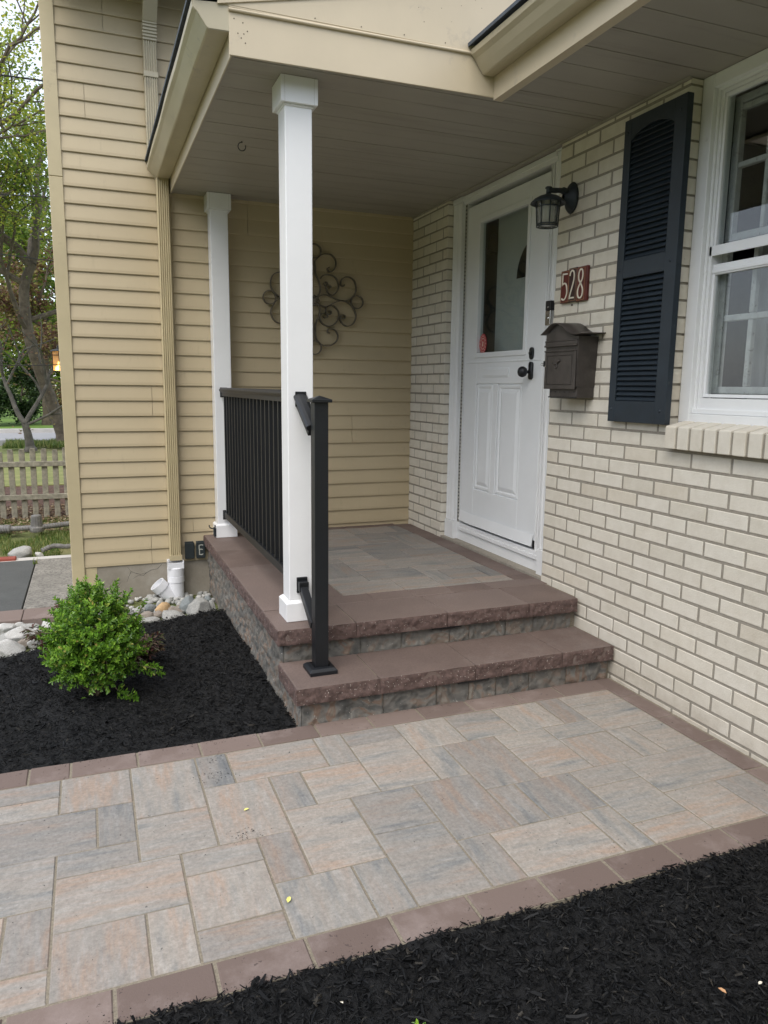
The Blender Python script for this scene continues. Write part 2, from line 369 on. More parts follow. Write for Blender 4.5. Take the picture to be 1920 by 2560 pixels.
        if bevel:
            b = ob.modifiers.new('bevel', 'BEVEL'); b.width = bevel; b.segments = bseg; b.limit_method = 'ANGLE'; b.angle_limit = R(40)
        return ob
def smoothang(o):
    pass
def tag(o, label=None, cat=None, group=None, kind=None):
    if label: o['label'] = label
    if cat: o['category'] = cat
    if group: o['group'] = group
    if kind: o['kind'] = kind
    return o
def thing(name, loc, label, cat, group=None):
    o = bpy.data.objects.new(name, None); COL.objects.link(o); o.location = loc; o.empty_display_size = .1
    ORG[o.name] = Vector(loc); return tag(o, label, cat, group)
def copy_tree(o, loc, parent=None):
    c = o.copy(); COL.objects.link(c)
    if parent is None: c.location = loc
    else: c.parent = parent
    for ch in o.children: copy_tree(ch, None, c)
    return c
def lx(p, q, f): return p+(q-p)*f
def spline(pts, sub=5):
    P = [Vector(p) for p in pts]; out = []
    for i in range(len(P)-1):
        a, b, c, d = P[max(i-1, 0)], P[i], P[i+1], P[min(i+2, len(P)-1)]
        for k in range(sub):
            t_ = k/sub
            out.append(.5*((2*b)+(c-a)*t_+(2*a-5*b+4*c-d)*t_*t_+(3*b-a-3*c+d)*t_**3))
    out.append(P[-1]); return out

# ================================================================== GROUND
H = 2.5498; ZP = .3217; ZL = .1689
def ground_z(x, y):
    if y < -2.5: return -.055
    return -.055 - .035*min(1, (y+2.5)/2.5)
g = MB()
xs = [-400, -60, -20, -8, -4, -3, -2.371, -1.5, 0, 4, 20, 60, 400]; ys = [-400, -60, -20, -8, -5, -3.7, -2.5, -1, 0, 3, 8, 20, 60, 400]
P = [(x, y, ground_z(x, y)-.012) for y in ys for x in xs]; n = len(xs)
g.add(P, [(j*n+i, j*n+i+1, (j+1)*n+i+1, (j+1)*n+i) for j in range(len(ys)-1) for i in range(n-1)])
tag(g.build('lawn', 'lawn'), kind='structure')
# driveway, concrete path
tag(MB().box(-7, -2.69, -.245, 1.17, -.2, -.030).build('driveway', 'asphalt', bevel=.004), kind='structure')
m = MB().box(-2.682, -2.374, -.245, .652, -.2, -.026).box(-2.682, -2.374, .662, 1.17, -.2, -.027)
tag(m.build('garden_path', 'path_concrete', bevel=.006, bseg=2), kind='structure')
tag(MB().box(-2.95, -2.374, 1.175, 1.30, -.2, -.034).build('path_edge', 'kerb_concrete', bevel=.006), kind='structure')
m = MB()
for i in range(12):
    x = -2.374-.30*i; m.box(x-.297, x, -.468, -.248, -.2, -.028)
tag(m.build('driveway_border', 'border', bevel=.004), kind='structure')
# beyond the fence
tag(MB().box(-14, -2.2, 3.35, 6.2, -.3, -.072).build('bark_bed', 'red_mulch'), kind='structure')
tag(MB().box(-30, 10, 6.2, 11.4, -.3, -.060).build('dry_lawn', 'dry_grass'), kind='structure')
tag(MB().box(-80, 80, 14.2, 17.0, -.3, .02).build('road', 'far_road'), kind='structure')
tag(MB().box(-80, 80, 17.0, 17.3, -.3, .12).build('kerb', 'kerb_concrete'), kind='structure')
tag(MB().box(-80, 80, 17.3, 60, -.3, .10).build('far_lawn', 'far_lawn'), kind='structure')

# ================================================================== WALKWAY
gx = lambda k: -2.394+.1121*k
gy = lambda j: -2.562-.1126*j
PAT = [(0,2,0,2),(-3,0,0,1),(-3,0,1,2),(-2,1,2,4),(1,2,2,4),(2,4,0,3),(2,4,3,5),(0,2,4,5),(-3,0,4,6),(0,3,5,7),(3,5,5,6),(3,5,6,8),(3,5,8,9),
(0,2,7,9),(2,3,7,9),(-1,0,6,8),(-2,-1,6,8),(-2,0,8,9),(-4,-2,2,4),(-4,-2,6,9),(4,5,0,2),(5,8,0,2),(4,6,2,5),(5,6,5,7),(6,7,2,4),(7,9,2,4),(6,8,4,7),(8,10,4,6),
(8,10,6,9),(5,7,7,9),(7,8,7,9),(8,9,0,2),(9,11,0,1),(9,11,1,4),(11,13,0,2),(11,12,2,4),(10,12,4,7),(10,11,7,9),(11,14,7,9),(12,14,2,5),
(13,15,0,1),(13,15,1,2),(12,13,5,7),(13,15,5,7),(14,15,7,9),(14,16,2,3),(14,16,3,5),(15,17,0,2),(17,18,0,2),(16,18,2,3),(16,18,3,5),
(18,21,0,1),(18,21,1,3),(18,19,3,5),(19,21,3,5),(15,17,5,6),(15,17,6,8),(15,17,8,9),(17,21,5,7),(17,19,7,9),(19,21,7,9)]
# hue of single pavers as seen: low = blue grey, high = rust
HUE = {(4,5,0,2):.1,(5,8,0,2):.95,(5,6,5,7):1.0,(4,6,2,5):.65,(2,4,0,3):.6,(0,2,0,2):.75,(2,3,7,9):.25,(0,2,7,9):.8,(7,9,2,4):.6,(9,11,1,4):.35,(10,12,4,7):.6,
       (11,12,2,4):.2,(18,21,1,3):.15,(16,18,2,3):.05,(14,16,2,3):.2,(15,17,5,6):.2,(15,17,6,8):.25,(8,9,0,2):.3,(14,16,3,5):.62,(11,14,7,9):.5,(1,2,2,4):.3,(6,8,4,7):.5,(7,8,7,9):.3,(5,7,7,9):.2}
ptn = list(PAT)
for k in range(-40, -4, 4):          # the walk runs on to the left
    ptn += [(k, k+2, 0, 2), (k+2, k+4, 0, 3), (k, k+1, 2, 4), (k+1, k+2, 2, 4), (k+2, k+4, 3, 5), (k, k+2, 4, 6), (k, k+2, 6, 9), (k+2, k+4, 5, 7), (k+2, k+3, 7, 9), (k+3, k+4, 7, 9)]
cov = set(); keep = []
for r_ in ptn:                       # drop overlaps, fill what is left open
    cells = {(i, j) for i in range(r_[0], r_[1]) for j in range(r_[2], r_[3])}
    if cells & cov: continue
    cov |= cells; keep.append(r_)
for i in range(-40, 21):
    for j in range(0, 9):
        if (i, j) in cov: continue
        i2 = i+1; j2 = j+1
        while i2 < 21 and i2-i < 2 and (i2, j) not in cov: i2 += 1
        while j2 < 9 and j2-j < 3 and all((q, j2) not in cov for q in range(i, i2)): j2 += 1
        keep.append((i, i2, j, j2)); cov |= {(a, b) for a in range(i, i2) for b in range(j, j2)}
ptn = keep
def slab(m, x0, x1, y0, y1, zt, zb, ch=.004, c=None, tz=0):
    # a block with a chamfered and slightly tilted top
    a = random.uniform(-.0011, .0011); b = random.uniform(-.0009, .0009)
    P = []
    for z, e in ((zb, 0), (zt-ch, 0), (zt, ch)):
        for x, y, sx, sy in ((x0+e, y0+e, -1, -1), (x1-e, y0+e, 1, -1), (x1-e, y1-e, 1, 1), (x0+e, y1-e, -1, 1)):
            P.append((x, y, z+(a*sx+b*sy if z > zb else 0)))
    m.add(P, [(8, 9, 10, 11)]+[(l*4+i, l*4+(i+1) % 4, l*4+4+(i+1) % 4, l*4+4+i) for l in range(2) for i in range(4)], 0, c)
m = MB(); rr = random.Random(11)
for (a, b, c, d) in ptn:
    x0, x1 = gx(a), gx(b); 
    if b == 21: x1 = -.107
    w_, h_ = b-a, d-c
    direc = 0. if w_ >= h_ else 1.
    if w_ == h_: direc = float(rr.random() < .4)
    if (a, b, c, d) in ((2,4,0,3), (4,6,2,5), (0,2,0,2), (3,5,6,8), (10,12,4,7), (12,14,2,5)): direc = 1.
    if (a, b, c, d) in ((9,11,1,4), (8,10,6,9), (6,8,4,7)): direc = 0.
    hue = HUE.get((a, b, c, d), rr.random()*.55+.25)
    slab(m, x0+.0030, x1-.0030, gy(d)+.0025, gy(c)-.0025, rr.uniform(-.0006, .0006), -.06, .0026, (rr.random(), direc, hue))
tag(m.build('walkway', 'paver', attr=True), kind='structure')
m = MB(); jx = [-.085, -.33, -.56, -.782, -1.013, -1.236, -1.461, -1.69, -1.915, -2.14, -2.365, -2.50]+[-2.5-.225*i for i in range(1, 20)]
for a, b in zip(jx[:-1], jx[1:]): slab(m, b+.004, a-.004, -2.557, -2.447, .001, -.06, .003)
jx = [.0]+[-.25-.2228*i for i in range(0, 30)]
for a, b in zip(jx[:-1], jx[1:]): slab(m, b+.005, a-.004, -3.681, -3.581, .001, -.06, .0035)
jy = [-2.446, -2.652, -2.880, -3.108, -3.335, -3.578]
for a, b in zip(jy[:-1], jy[1:]): slab(m, -.102, -.014, b+.0035, a-.0035, .001, -.06, .003)
tag(m.build('walkway_border', 'border'), kind='structure')
tag(MB().box(-7, .02, -3.6835, -2.4445, -.06, -.0032).build('joint_sand', 'sand'), kind='structure')

# ================================================================== MULCH BEDS
def inpoly(x, y, poly):
    c = False; n = len(poly)
    for i in range(n):
        x0, y0 = poly[i]; x1, y1 = poly[(i+1) % n]
        if (y0 > y) != (y1 > y) and x < (x1-x0)*(y-y0)/(y1-y0)+x0: c = not c
    return c
def bedz(x, y, base):
    return base(x, y)+.014*noise.noise(Vector((x*3, y*3, 0)))+.010*noise.noise(Vector((x*11, y*11, 3)))+.004*noise.noise(Vector((x*40, y*40, 3)))
BL = [(-1.515, -2.46), (-1.515, -.60), (-1.62, -.62), (-1.76, -.66), (-1.92, -.72), (-2.04, -.76), (-2.25, -.82), (-2.42, -.88), (-2.52, -.95), (-2.64, -1.05), (-2.74, -1.12), (-3.0, -1.2), (-3.6, -1.3), (-3.6, -2.45)]
baseL = lambda x, y: -.016-.028*min(1, max(0, (y+2.45)/1.8)) - (.03*max(0, (y+2.45-.04 < 0)))
BR = [(.0, -3.683), (-7, -3.683), (-7, -5.6), (.0, -5.6)]
baseR = lambda x, y: -.004-.026*min(1, max(0, (-3.70-y)/.25))
def soil(name, x0, x1, y0, y1, st, poly, base):
    nx = int((x1-x0)/st); ny = int((y1-y0)/st); P = []; F = []
    for j in range(ny+1):
        for i in range(nx+1):
            x = x0+(x1-x0)*i/nx; y = y0+(y1-y0)*j/ny; P.append((x, y, bedz(x, y, base)-.004))
    for j in range(ny):
        for i in range(nx):
            x = x0+(x1-x0)*(i+.5)/nx; y = y0+(y1-y0)*(j+.5)/ny
            if inpoly(x, y, poly): F.append((j*(nx+1)+i, j*(nx+1)+i+1, (j+1)*(nx+1)+i+1, (j+1)*(nx+1)+i))
    m = MB(); m.add(P, F); return tag(m.build(name, 'mulch_soil', smooth=True), kind='structure')
soil('planting_bed', -3.6, -1.512, -2.452, -.60, .016, BL, baseL)
soil('planting_bed', -3.4, 0, -5.6, -3.682, .016, BR, baseR)
def chips(name, label, cnt, box, poly, base, L0, L1, seed):
    rr = random.Random(seed); m = MB(); k = 0
    while k < cnt:
        x = rr.uniform(box[0], box[1]); y = rr.uniform(box[2], box[3])
        if not inpoly(x, y, poly): continue
        k += 1
        L = rr.uniform(L0, L1)*(1 if rr.random() < .95 else 2.3); W = L*rr.uniform(.12, .42); T = W*rr.uniform(.2, .5)
        if L > .04: W = min(W, .009)
        a = rr.uniform(0, 6.283); tilt = rr.gauss(0, .33); rl = rr.gauss(0, .7)
        z = bedz(x, y, base)+rr.uniform(-.002, .012)
        d = Vector((math.cos(a)*math.cos(tilt), math.sin(a)*math.cos(tilt), math.sin(tilt)))
        s_ = Vector((-math.sin(a), math.cos(a), 0)); u_ = d.cross(s_); s_, u_ = s_*math.cos(rl)+u_*math.sin(rl), u_*math.cos(rl)-s_*math.sin(rl)
        c = Vector((x, y, z)); bend = u_*L*rr.uniform(-.12, .12)+s_*L*rr.uniform(-.1, .1)
        e1 = rr.uniform(.25, 1); e2 = rr.uniform(.2, .9)
        A = c-d*L*.5; B = c+bend; D = c+d*L*.5
        P = []
        for q, e in ((A, e1), (B, 1), (D, e2)):
            P += [q+s_*W*.5*e, q-s_*W*.5*e*rr.uniform(.7, 1), q+u_*T*e]
        m.add(P, [(0,1,4,3),(1,2,5,4),(2,0,3,5),(3,4,7,6),(4,5,8,7),(5,3,6,8),(0,2,1),(6,7,8)])
    return tag(m.build(name, 'mulch'), label, 'mulch', None, 'stuff')
chips('bark_mulch', 'black shredded mulch around the green shrub left of the steps', 38000, (-3.0, -1.515, -2.452, -.6), BL, baseL, .006, .017, 1)
chips('bark_mulch', 'black shredded mulch in front of the walkway at the lower right', 42000, (-2.3, -.0, -4.60, -3.676), BR, baseR, .007, .022, 2)

# ================================================================== HOUSE
house = thing('house', (0, 0, 0), 'house with tan lap siding, cream brick front, covered porch and white door', 'house')
# --- lap siding, one board per course, split at the butt joints
SEAM = [(-2.174, 2.94, 3.13), (-1.851, 1.14, 1.34), (-1.892, .14, .34), (-1.613, .34, .44), (-.461, .90, 1.14), (-1.2, 2.3, 2.6), (-.9, .2, .42), (-2.05, 3.4, 3.7)]
sd_ = .09932; z0s = .147
def courses(m, p0, p1, nrm, z0, z1, seams=()):
    p0, p1, nrm = Vector(p0), Vector(p1), Vector(nrm); L = (p1-p0).length; d = (p1-p0)/L
    k = 0; z = z0
    while z < z1-.01:
        zt = z+sd_
        cuts = [0]+sorted([q for q, a, b in seams if a <= z+sd_/2 <= b])+[L]
        for a, b in zip(cuts[:-1], cuts[1:]):
            jog = random.uniform(-.0006, .0006)
            a2 = a+(.0012 if a > 0 else 0); b2 = b-(.0012 if b < L else 0)
            o = .0145+jog
            prof = [(0, z+.0015), (o-.002, z), (o, z+.003), (o-.0005, z+.02), (.003, zt+.006), (0, zt+.006)]
            P = [p0+d*a2+nrm*q+Vector((0, 0, zz)) for q, zz in prof]+[p0+d*b2+nrm*q+Vector((0, 0, zz)) for q, zz in prof]
            n = len(prof)
            m.add(P, [(i, i+1, n+i+1, n+i) for i in range(n-1)]+[tuple(range(n-1, -1, -1)), tuple(range(n, 2*n))])
        z = zt
m = MB(); courses(m, (-2.345, 0, 0), (.0, 0, 0), (0, -1, 0), z0s, 3.70, [(x+2.345, a, b) for x, a, b in SEAM])
m.build('siding', 'siding', house)
m = MB(); courses(m, (-2.371, 6.0, 0), (-2.371, .03, 0), (-1, 0, 0), z0s, 4.0)
m.build('side_siding', 'siding', house)
MB().box(-2.365, .15, .003, 6.0, -.25, 4.0).build('wall', 'trim_tan', house)
m = MB(); m.box(-2.396, -2.318, -.021, .0, -.09, 1.0+1.576).box(-2.396, -2.318, -.0205, 0, 2.5785, 3.699)
m.box(-2.397, -2.372, 0, .07, -.09, 4.0)
m.build('corner_board', 'trim_tan', house, bevel=.003)
MB().box(-2.317, -2.243, -.0085, .0, -.15, .146).build('skirt_board', 'trim_tan', house, bevel=.002)
# foundation
m = MB(); m.box(-2.242, -.0, -.0065, .0025, -.25, .150); m.box(-2.368, -2.243, -.003, .0026, -.25, .1)
m.build('foundation', 'foundation', house)
m = MB()   # cracks in the render coat
for path in ([(-2.05,.13),(-2.03,.10),(-2.0,.085),(-1.97,.075),(-1.93,.085),(-1.90,.10),(-1.86,.105),(-1.83,.135)], [(-2.03,.10),(-2.045,.07),(-2.06,.03)], [(-1.93,.085),(-1.955,.065),(-1.99,.068),(-2.02,.05)], [(-2.10,.03),(-2.13,-.02),(-2.12,-.07),(-2.15,-.1)]):
    P = [Vector((x, -.0067, z)) for x, z in path]
    for a, b in zip(P[:-1], P[1:]):
        d = (b-a).normalized(); nn = Vector((-d.z, 0, d.x))*random.uniform(.0006, .0014)
        m.add([a+nn, a-nn, b-nn*.8, b+nn*.8], [(0, 1, 2, 3)])
    m.build('crack', 'black_plastic', house); m = MB()

# --- brick wing
C_ = .0677; LB = .2041; KZ = .0185; Q1, Q0 = -1.829, -.571
WY0, WY1 = -4.02, -2.696; ZS = 1.205
def brick(m, x0, x1, y0, y1, z0, z1):
    j = random.uniform(-.0014, .0010); e = .0028
    x0 += j
    y0 += random.uniform(-.0008, .0008); y1 += random.uniform(-.0008, .0008); z0 += random.uniform(-.0006, .0006); z1 += random.uniform(-.0006, .0006)
    P = [(x0+e, y0, z0), (x1, y0, z0), (x1, y1, z0), (x0+e, y1, z0), (x0+e, y0, z1), (x1, y0, z1), (x1, y1, z1), (x0+e, y1, z1),
         (x0, y0+e, z0+e), (x0, y1-e, z0+e), (x0, y1-e, z1-e), (x0, y0+e, z1-e)]
    m.add(P, [(8, 9, 10, 11), (0, 3, 9, 8), (3, 7, 10, 9), (7, 4, 11, 10), (4, 0, 8, 11), (0, 1, 2, 3), (4, 7, 6, 5), (0, 4, 5, 1), (3, 2, 6, 7)])
m = MB(); nb = -2
while True:
    zb = KZ+C_*nb; zt = min(zb+C_, H-.004)
    if zb > H-.015: break
    zc = (zb+zt)/2
    segs = [(-6.5, -.0)]
    def cut(segs, a, b):
        out = []
        for s0, s1 in segs:
            if b <= s0 or a >= s1: out.append((s0, s1)); continue
            if a > s0: out.append((s0, a))
            if b < s1: out.append((b, s1))
        return out
    if zt > ZP+.02: segs = cut(segs, Q1, Q0)
    if zc > ZS-.02: segs = cut(segs, WY0, WY1)
    if 1.113 < zc < ZS: segs = cut(segs, WY0-.06, -2.733)
    off = -2.5448+(LB/2 if nb % 2 else 0)
    for s0, s1 in segs:
        k = math.floor((s0-off)/LB); y = off+k*LB
        while y < s1:
            a = max(y, s0); b = min(y+LB, s1)
            ga = .0049 if a > s0+1e-6 else 0; gb = .0049 if b < s1-1e-6 else 0
            if b-a > .02: brick(m, 0, .1, a+ga, b-gb, zb+.0050, zt-.0050 if zt < H-.01 else zt)
            y += LB
    nb += 1
m.build('brick_wall', 'brick', house)
m = MB()
def mort(y0, y1, z0, z1): m.box(.0019, .092, y0, y1, z0, z1)
mort(-6.5, -.0, -.2, ZP+.01); mort(-6.5, Q1-.004, ZP+.01, ZS-.092); mort(-2.691, Q1-.004, ZS-.092, H-.003); mort(Q0+.004, -.0, ZP+.01, H-.003)
mort(-6.5, -2.6911, ZS-.0921, ZS-.03); mort(-6.5, WY0-.004, ZS-.03, H-.003)
m.build('mortar', 'mortar', house)
# rowlock sill
m = MB(); y = -2.733
i = 0
while y > WY0-.06:
    w_ = .0655
    zt0 = ZS+.012; x0 = -.042; e = .003
    jj = random.uniform(-.001, .001)
    prof = [(x0+jj, 1.113), (x0+jj, ZS-.006), (x0+e+jj, ZS-.001), (.06, zt0+.008), (.06, 1.113)]
    m.prism([(a, b) for a, b in prof], 'y', y-w_+.004, y-.004)
    y -= w_+.005; i += 1
m.build('window_ledge', 'brick', house, bevel=.0025)
MB().box(-.034, .055, WY0-.055, -2.737, 1.1165, ZS-.008).build('ledge_mortar', 'mortar', house)
# walls behind, so the room is closed
m = MB(); m.box(.1, .16, -6.5, WY0-.0, -.2, H).box(.1, .16, WY1, Q1, -.2, H).box(.1, .16, WY0, WY1, -.2, ZS-.02).box(.1, .16, Q0, -.002, -.2, H).box(.1,.16,Q1,Q0,-.2,.40)
m.box(2.6, 2.7, -6.5, 0, -.2, H).box(.16, 2.6, -6.5, -6.4, -.2, H).box(.16, 2.6, -2.2, -2.15, -.2, H-.01).box(.1601, 2.6, -6.4, -.002, .36, .38).box(.1601, 2.6, -.06, -.0021, .38, H)
m.build('inner_wall', 'room_dark', house)
MB().box(.161, 2.6, -6.4, -.061, H, H+.05).build('inner_ceiling', 'soffit', house)

# --- door : opening y Q1..Q0, frame plane
door = MB()
DX = .052                                   # front of casings
def flute(m, y0, y1, x0, x1, z0, z1, nf, m_=0):
    n = nf; wd = (y1-y0); pr = [(y0, x1), (y0, x0+.004), (y0+.004, x0)]
    for k in range(n):
        a = y0+wd*(k+.55)/(n+.1); h = wd*.22/n
        pr += [(a-h, x0), (a, x0+.005), (a+h, x0)]
    pr += [(y1-.004, x0), (y1, x0+.004), (y1, x1)]
    m.prism([(x, y) for y, x in pr], 'z', z0, z1, m_)
frame = MB()
flute(frame, -.690, -.5735, .038, .13, .452, 2.512, 3)
flute(frame, -1.8265, -1.735, .040, .13, .475, 2.535, 3)
frame.box(.030, .13, -.700, -.5735, ZP, .450); frame.box(.032, .13, -1.827, -1.728, ZP, .473)
frame.box(.034, .13, -.700, -.5735, 2.514, H-.002); frame.box(.036, .13, -1.8265, -1.728, 2.537, H-.002)
frame.box(.050, .13, -1.727, -.7005, 2.498, H-.0025); frame.box(.043, .0499, -1.727, -.7005, 2.520, H-.003)
# jambs
frame.box(.062, .17, -.728, -.6905, .40, 2.4975); frame.box(.060, .17, -1.7345, -1.700, .40, 2.4975)
frame.box(.066, .17, -1.699, -1.655, .40, 2.4975); frame.box(.058, .0655, -1.690, -1.682, .40, 2.4975); frame.box(.058, .0655, -1.668, -1.663, .40, 2.4975)
DF = frame.build('door', 'white_trim', house, bevel=.0015)
# threshold
m = MB(); m.box(.064, .2, -1.7275, -.7005, ZP+.001, .400).box(.050, .2, -1.6995, -.7285, .4001, .425).box(.056, .2, -1.6995, -.7285, .4251, .447)
m.build('threshold', 'white_trim', DF, bevel=.002)
# zipper like sealing strip along the hinge side
m = MB(); z = .46
while z < 2.49:
    m.box(.0575, .0618, -.725, -.712, z, z+.009); z += .0235
m.box(.0600, .0619, -.711, -.708, .45, 2.49)
m.build('hinge_strip', 'lamp_metal', DF)
m = MB().box(.0602, .0619, -.7275, -.7015, .45, 2.497).build('seal', 'caulk', DF)
# storm door leaf : recessed glass + raised panels
DY0, DY1, DZ0, DZ1 = -1.648, -.733, .462, 2.470
GY0, GY1, GZ0, GZ1 = -1.450, -.905, 1.566, 2.350
m = MB(); xf = .066
m.box(xf, xf+.036, DY0, GY0, DZ0, DZ1).box(xf, xf+.036, GY1, DY1, DZ0, DZ1).box(xf, xf+.036, GY0, GY1, GZ1, DZ1)
# lower solid part with panel recesses
ph = [(-1.148+.04, -.845), (-1.520, -1.190)]
zp0, zp1 = .700, 1.375
m.box(xf+.0005, xf+.036, GY0, GY1, DZ0, zp0).box(xf+.0005, xf+.036, GY0, GY1, zp1, GZ0)
m.box(xf+.009, xf+.035, GY0, GY1, zp0, zp1)
m.box(xf+.0007, xf+.009, -1.175, -1.120, zp0, zp1)
leaf = m.build('door_leaf', 'white_door', DF, bevel=.002)
def rpanel(m, y0, y1, z0, z1, xb):
    for e0, e1, xa, xc in ((0, .010, xb, xb-.006), (.010, .022, xb-.006, xb-.006), (.022, .030, xb-.006, xb-.001), (.030, .055, xb-.001, xb-.008)):
        A = [(xa, y0+e0, z0+e0), (xa, y1-e0, z0+e0), (xa, y1-e0, z1-e0), (xa, y0+e0, z1-e0)]
        B = [(xc, y0+e1, z0+e1), (xc, y1-e1, z0+e1), (xc, y1-e1, z1-e1), (xc, y0+e1, z1-e1)]
        m.add(A+B, [(i, (i+1) % 4, 4+(i+1) % 4, 4+i) for i in range(4)])
    e = .055; x = xb-.008
    m.add([(x, y0+e, z0+e), (x, y1-e, z0+e), (x, y1-e, z1-e), (x, y0+e, z1-e)], [(0, 1, 2, 3)])
m = MB(); rpanel(m, -1.118, -.9055, zp0, zp1, xf+.0088); rpanel(m, -1.449, -1.177, zp0, zp1, xf+.0088)
# flat raised moulding around panels on the stiles, mail slot plate, bottom sweep
for (a, b) in ((-1.108, -.845), (-1.530, -1.185)):
    pass
m.build('door_panel', 'white_door', DF)
m = MB(); m.box(xf-.004, xf+.001, -1.300, -.990, 1.416, 1.470); m.box(xf-.0065, xf-.0041, -1.292, -.998, 1.424, 1.462)
m.build('slot_plate', 'white_door', DF, bevel=.002)
m = MB()   # trim round the glass
for a, b, c, d in ((GY0-.03, GY0, GZ0-.03, GZ1+.03), (GY1, GY1+.03, GZ0-.03, GZ1+.03), (GY0+.0002, GY1-.0002, GZ1, GZ1+.03), (GY0+.0002, GY1-.0002, GZ0-.03, GZ0)):
    m.box(xf-.007, xf+.004, a, b, c, d)
m.box(xf-.003, xf+.002, DY0+.01, DY1-.01, 1.502, 1.512)
m.build('glass_trim', 'white_door', DF, bevel=.003, bseg=2)
m = MB()   # loose bottom sweep, slightly bowed
P = []; F = []
for i in range(25):
    f = i/24; y = lx(-.742, -1.640, f); sag = .010*math.sin(f*9)*(f < .4)+.012*f
    P += [(xf-.006-.010*math.sin(f*3.1), y, .536-sag*.3), (xf-.016-.012*math.sin(f*3.1), y, .470-sag*.4)]
for i in range(24): F.append((2*i, 2*i+1, 2*i+3, 2*i+2))
m.add(P, F); o = m.build('door_sweep', 'white_door', DF); md = o.modifiers.new('s', 'SOLIDIFY'); md.thickness = .003
MB().box(xf-.001, xf+.01, -1.63, -1.655, .452, .50).build('sweep_clip', 'black_plastic', DF)
MB().box(xf+.016, xf+.021, GY0-.005, GY1+.005, GZ0-.005, GZ1+.005).build('pane', 'glass_smoked', DF)
m = MB(); c0 = Vector((xf+.0135, -.951, 1.622))
n = 22
P = [c0]+[c0+Vector((0, math.cos(2*math.pi*k/n)*.046*(1+.06*(k % 2)), math.sin(2*math.pi*k/n)*.060*(1+.06*(k % 2)))) for k in range(n)]
m.add(P, [(0, 1+k, 1+(k+1) % n) for k in range(n)])
sk = m.build('sticker', 'sticker_red', DF)
m = MB()
for r0_, r1_ in ((.024, .027), ):
    P = []
    for k in range(24): P += [(xf+.0128, -.951+math.cos(2*math.pi*k/24)*r0_, 1.622+math.sin(2*math.pi*k/24)*r0_*1.3), (xf+.0128, -.951+math.cos(2*math.pi*k/24)*r1_, 1.622+math.sin(2*math.pi*k/24)*r1_*1.3)]
    m.add(P, [(2*k, 2*k+1, (2*k+3) % 48, (2*k+2) % 48) for k in range(24)])
m.add([(xf+.0126, -.951+a, 1.622+b) for a, b in ((0, .018), (.007, .012), (.004, .002), (.009, -.010), (.002, -.018), (-.007, -.012), (-.004, 0), (-.008, .008))], [tuple(range(8))])
for k in range(14):
    a = 2*math.pi*k/14; m.obox((xf+.0127, -.951+math.cos(a)*.037, 1.622+math.sin(a)*.048), (0, .003, 0), (0, 0, .0035), (.0002, 0, 0))
m.build('sticker_print', 'digit_cream', DF)
# lock and knob
m = MB()
def pill(m, yc, z0, z1, r, xa, xb):
    pts = [(yc+r*math.cos(a), z1-r+r*math.sin(a)) for a in [math.pi*k/10 for k in range(11)]]+[(yc+r*math.cos(a), z0+r+r*math.sin(a)) for a in [math.pi+math.pi*k/10 for k in range(11)]]
    m.prism(pts, 'x', xa, xb)
pill(m, -1.545, 1.508, 1.575, .0175, xf-.012, xf+.001); m.cyl((xf-.020, -1.545, 1.542), (xf-.011, -1.545, 1.542), .010)
m.build('deadbolt', 'black_metal', DF, bevel=.002)
m = MB(); pill(m, -1.545, 1.398, 1.496, .0175, xf-.012, xf+.001)
m.lathe((xf-.011, -1.545, 1.440), [(.009, 0), (.008, .018), (.012, .024), (.024, .032), (.030, .045), (.030, .054), (.024, .066), (.010, .071), (0, .072)], 20, ax=(-1, 0, 0))
m.build('door_knob', 'black_metal', DF, smooth=True)
# inner door seen through the glass
m = MB(); X = .165
m.box(X, X+.04, -1.62, -.945, .42, 2.47)
for zz in ((1.30, 1.885), (.60, 1.22)): 
    m.box(X-.004, X, -1.40, -1.175, zz[0], zz[1]); m.box(X-.009, X-.0041, -1.385, -1.20, zz[0]+.02, zz[1]-.02)
ind = m.build('inner_door', 'inner_door', DF, bevel=.003)
m = MB(); P = [(X-.003, -1.39, 1.99)]+[(X-.003, -1.39+.205*math.cos(math.pi*k/16), 1.99+.21*math.sin(math.pi*k/16)) for k in range(17)]
m.add(P, [(0, 1+k, 2+k) for k in range(16)]); m.build('fanlight', 'black_plastic', DF)
m = MB().box(X-.05, X, -.944, -.885, 2.175, 2.285).box(X-.055, X-.0501, -.925, -.90, 2.19, 2.27); m.build('bracket', 'black_plastic', DF)
MB().box(X+.02, X+.03, -.944, -.74, .42, 2.47).build('inner_jamb', 'room_dark', DF)

# --- window
def wframe(m, y0, y1, z0, z1, t_, xa, xb, tt=None, tb=None):
    tt = tt or t_; tb = tb or t_
    m.box(xa, xb, y0, y0+t_, z0, z1); m.box(xa, xb, y1-t_, y1, z0, z1)
    m.box(xa+.0002, xb-.0002, y0+t_, y1-t_, z1-tt, z1); m.box(xa+.0002, xb-.0002, y0+t_, y1-t_, z0, z0+tb)
WA, WB = WY0+.004, WY1-.004
m = MB(); wframe(m, WA, WB, 1.2195, H-.002, .058, .056, .12, .05, .036)
m.box(.0565, .10, WA, WB, 1.208, 1.2193)
win = m.build('window', 'white_trim', house, bevel=.002)
m = MB(); m.box(.058, .0655, WB-.0001, WB+.0035, 1.21, H-.004).build('caulk_line', 'caulk', win)
m = MB(); wframe(m, WA+.0585, WB-.0585, 1.256, 2.4995, .012, .075, .13); wframe(m, WA+.071, WB-.071, 1.2685, 2.487, .014, .083, .14, .014, .05)
m.box(.07, .1, WA+.06, WB-.06, 1.2563, 1.275)
m.build('window_jamb', 'white_trim', win, bevel=.0015)
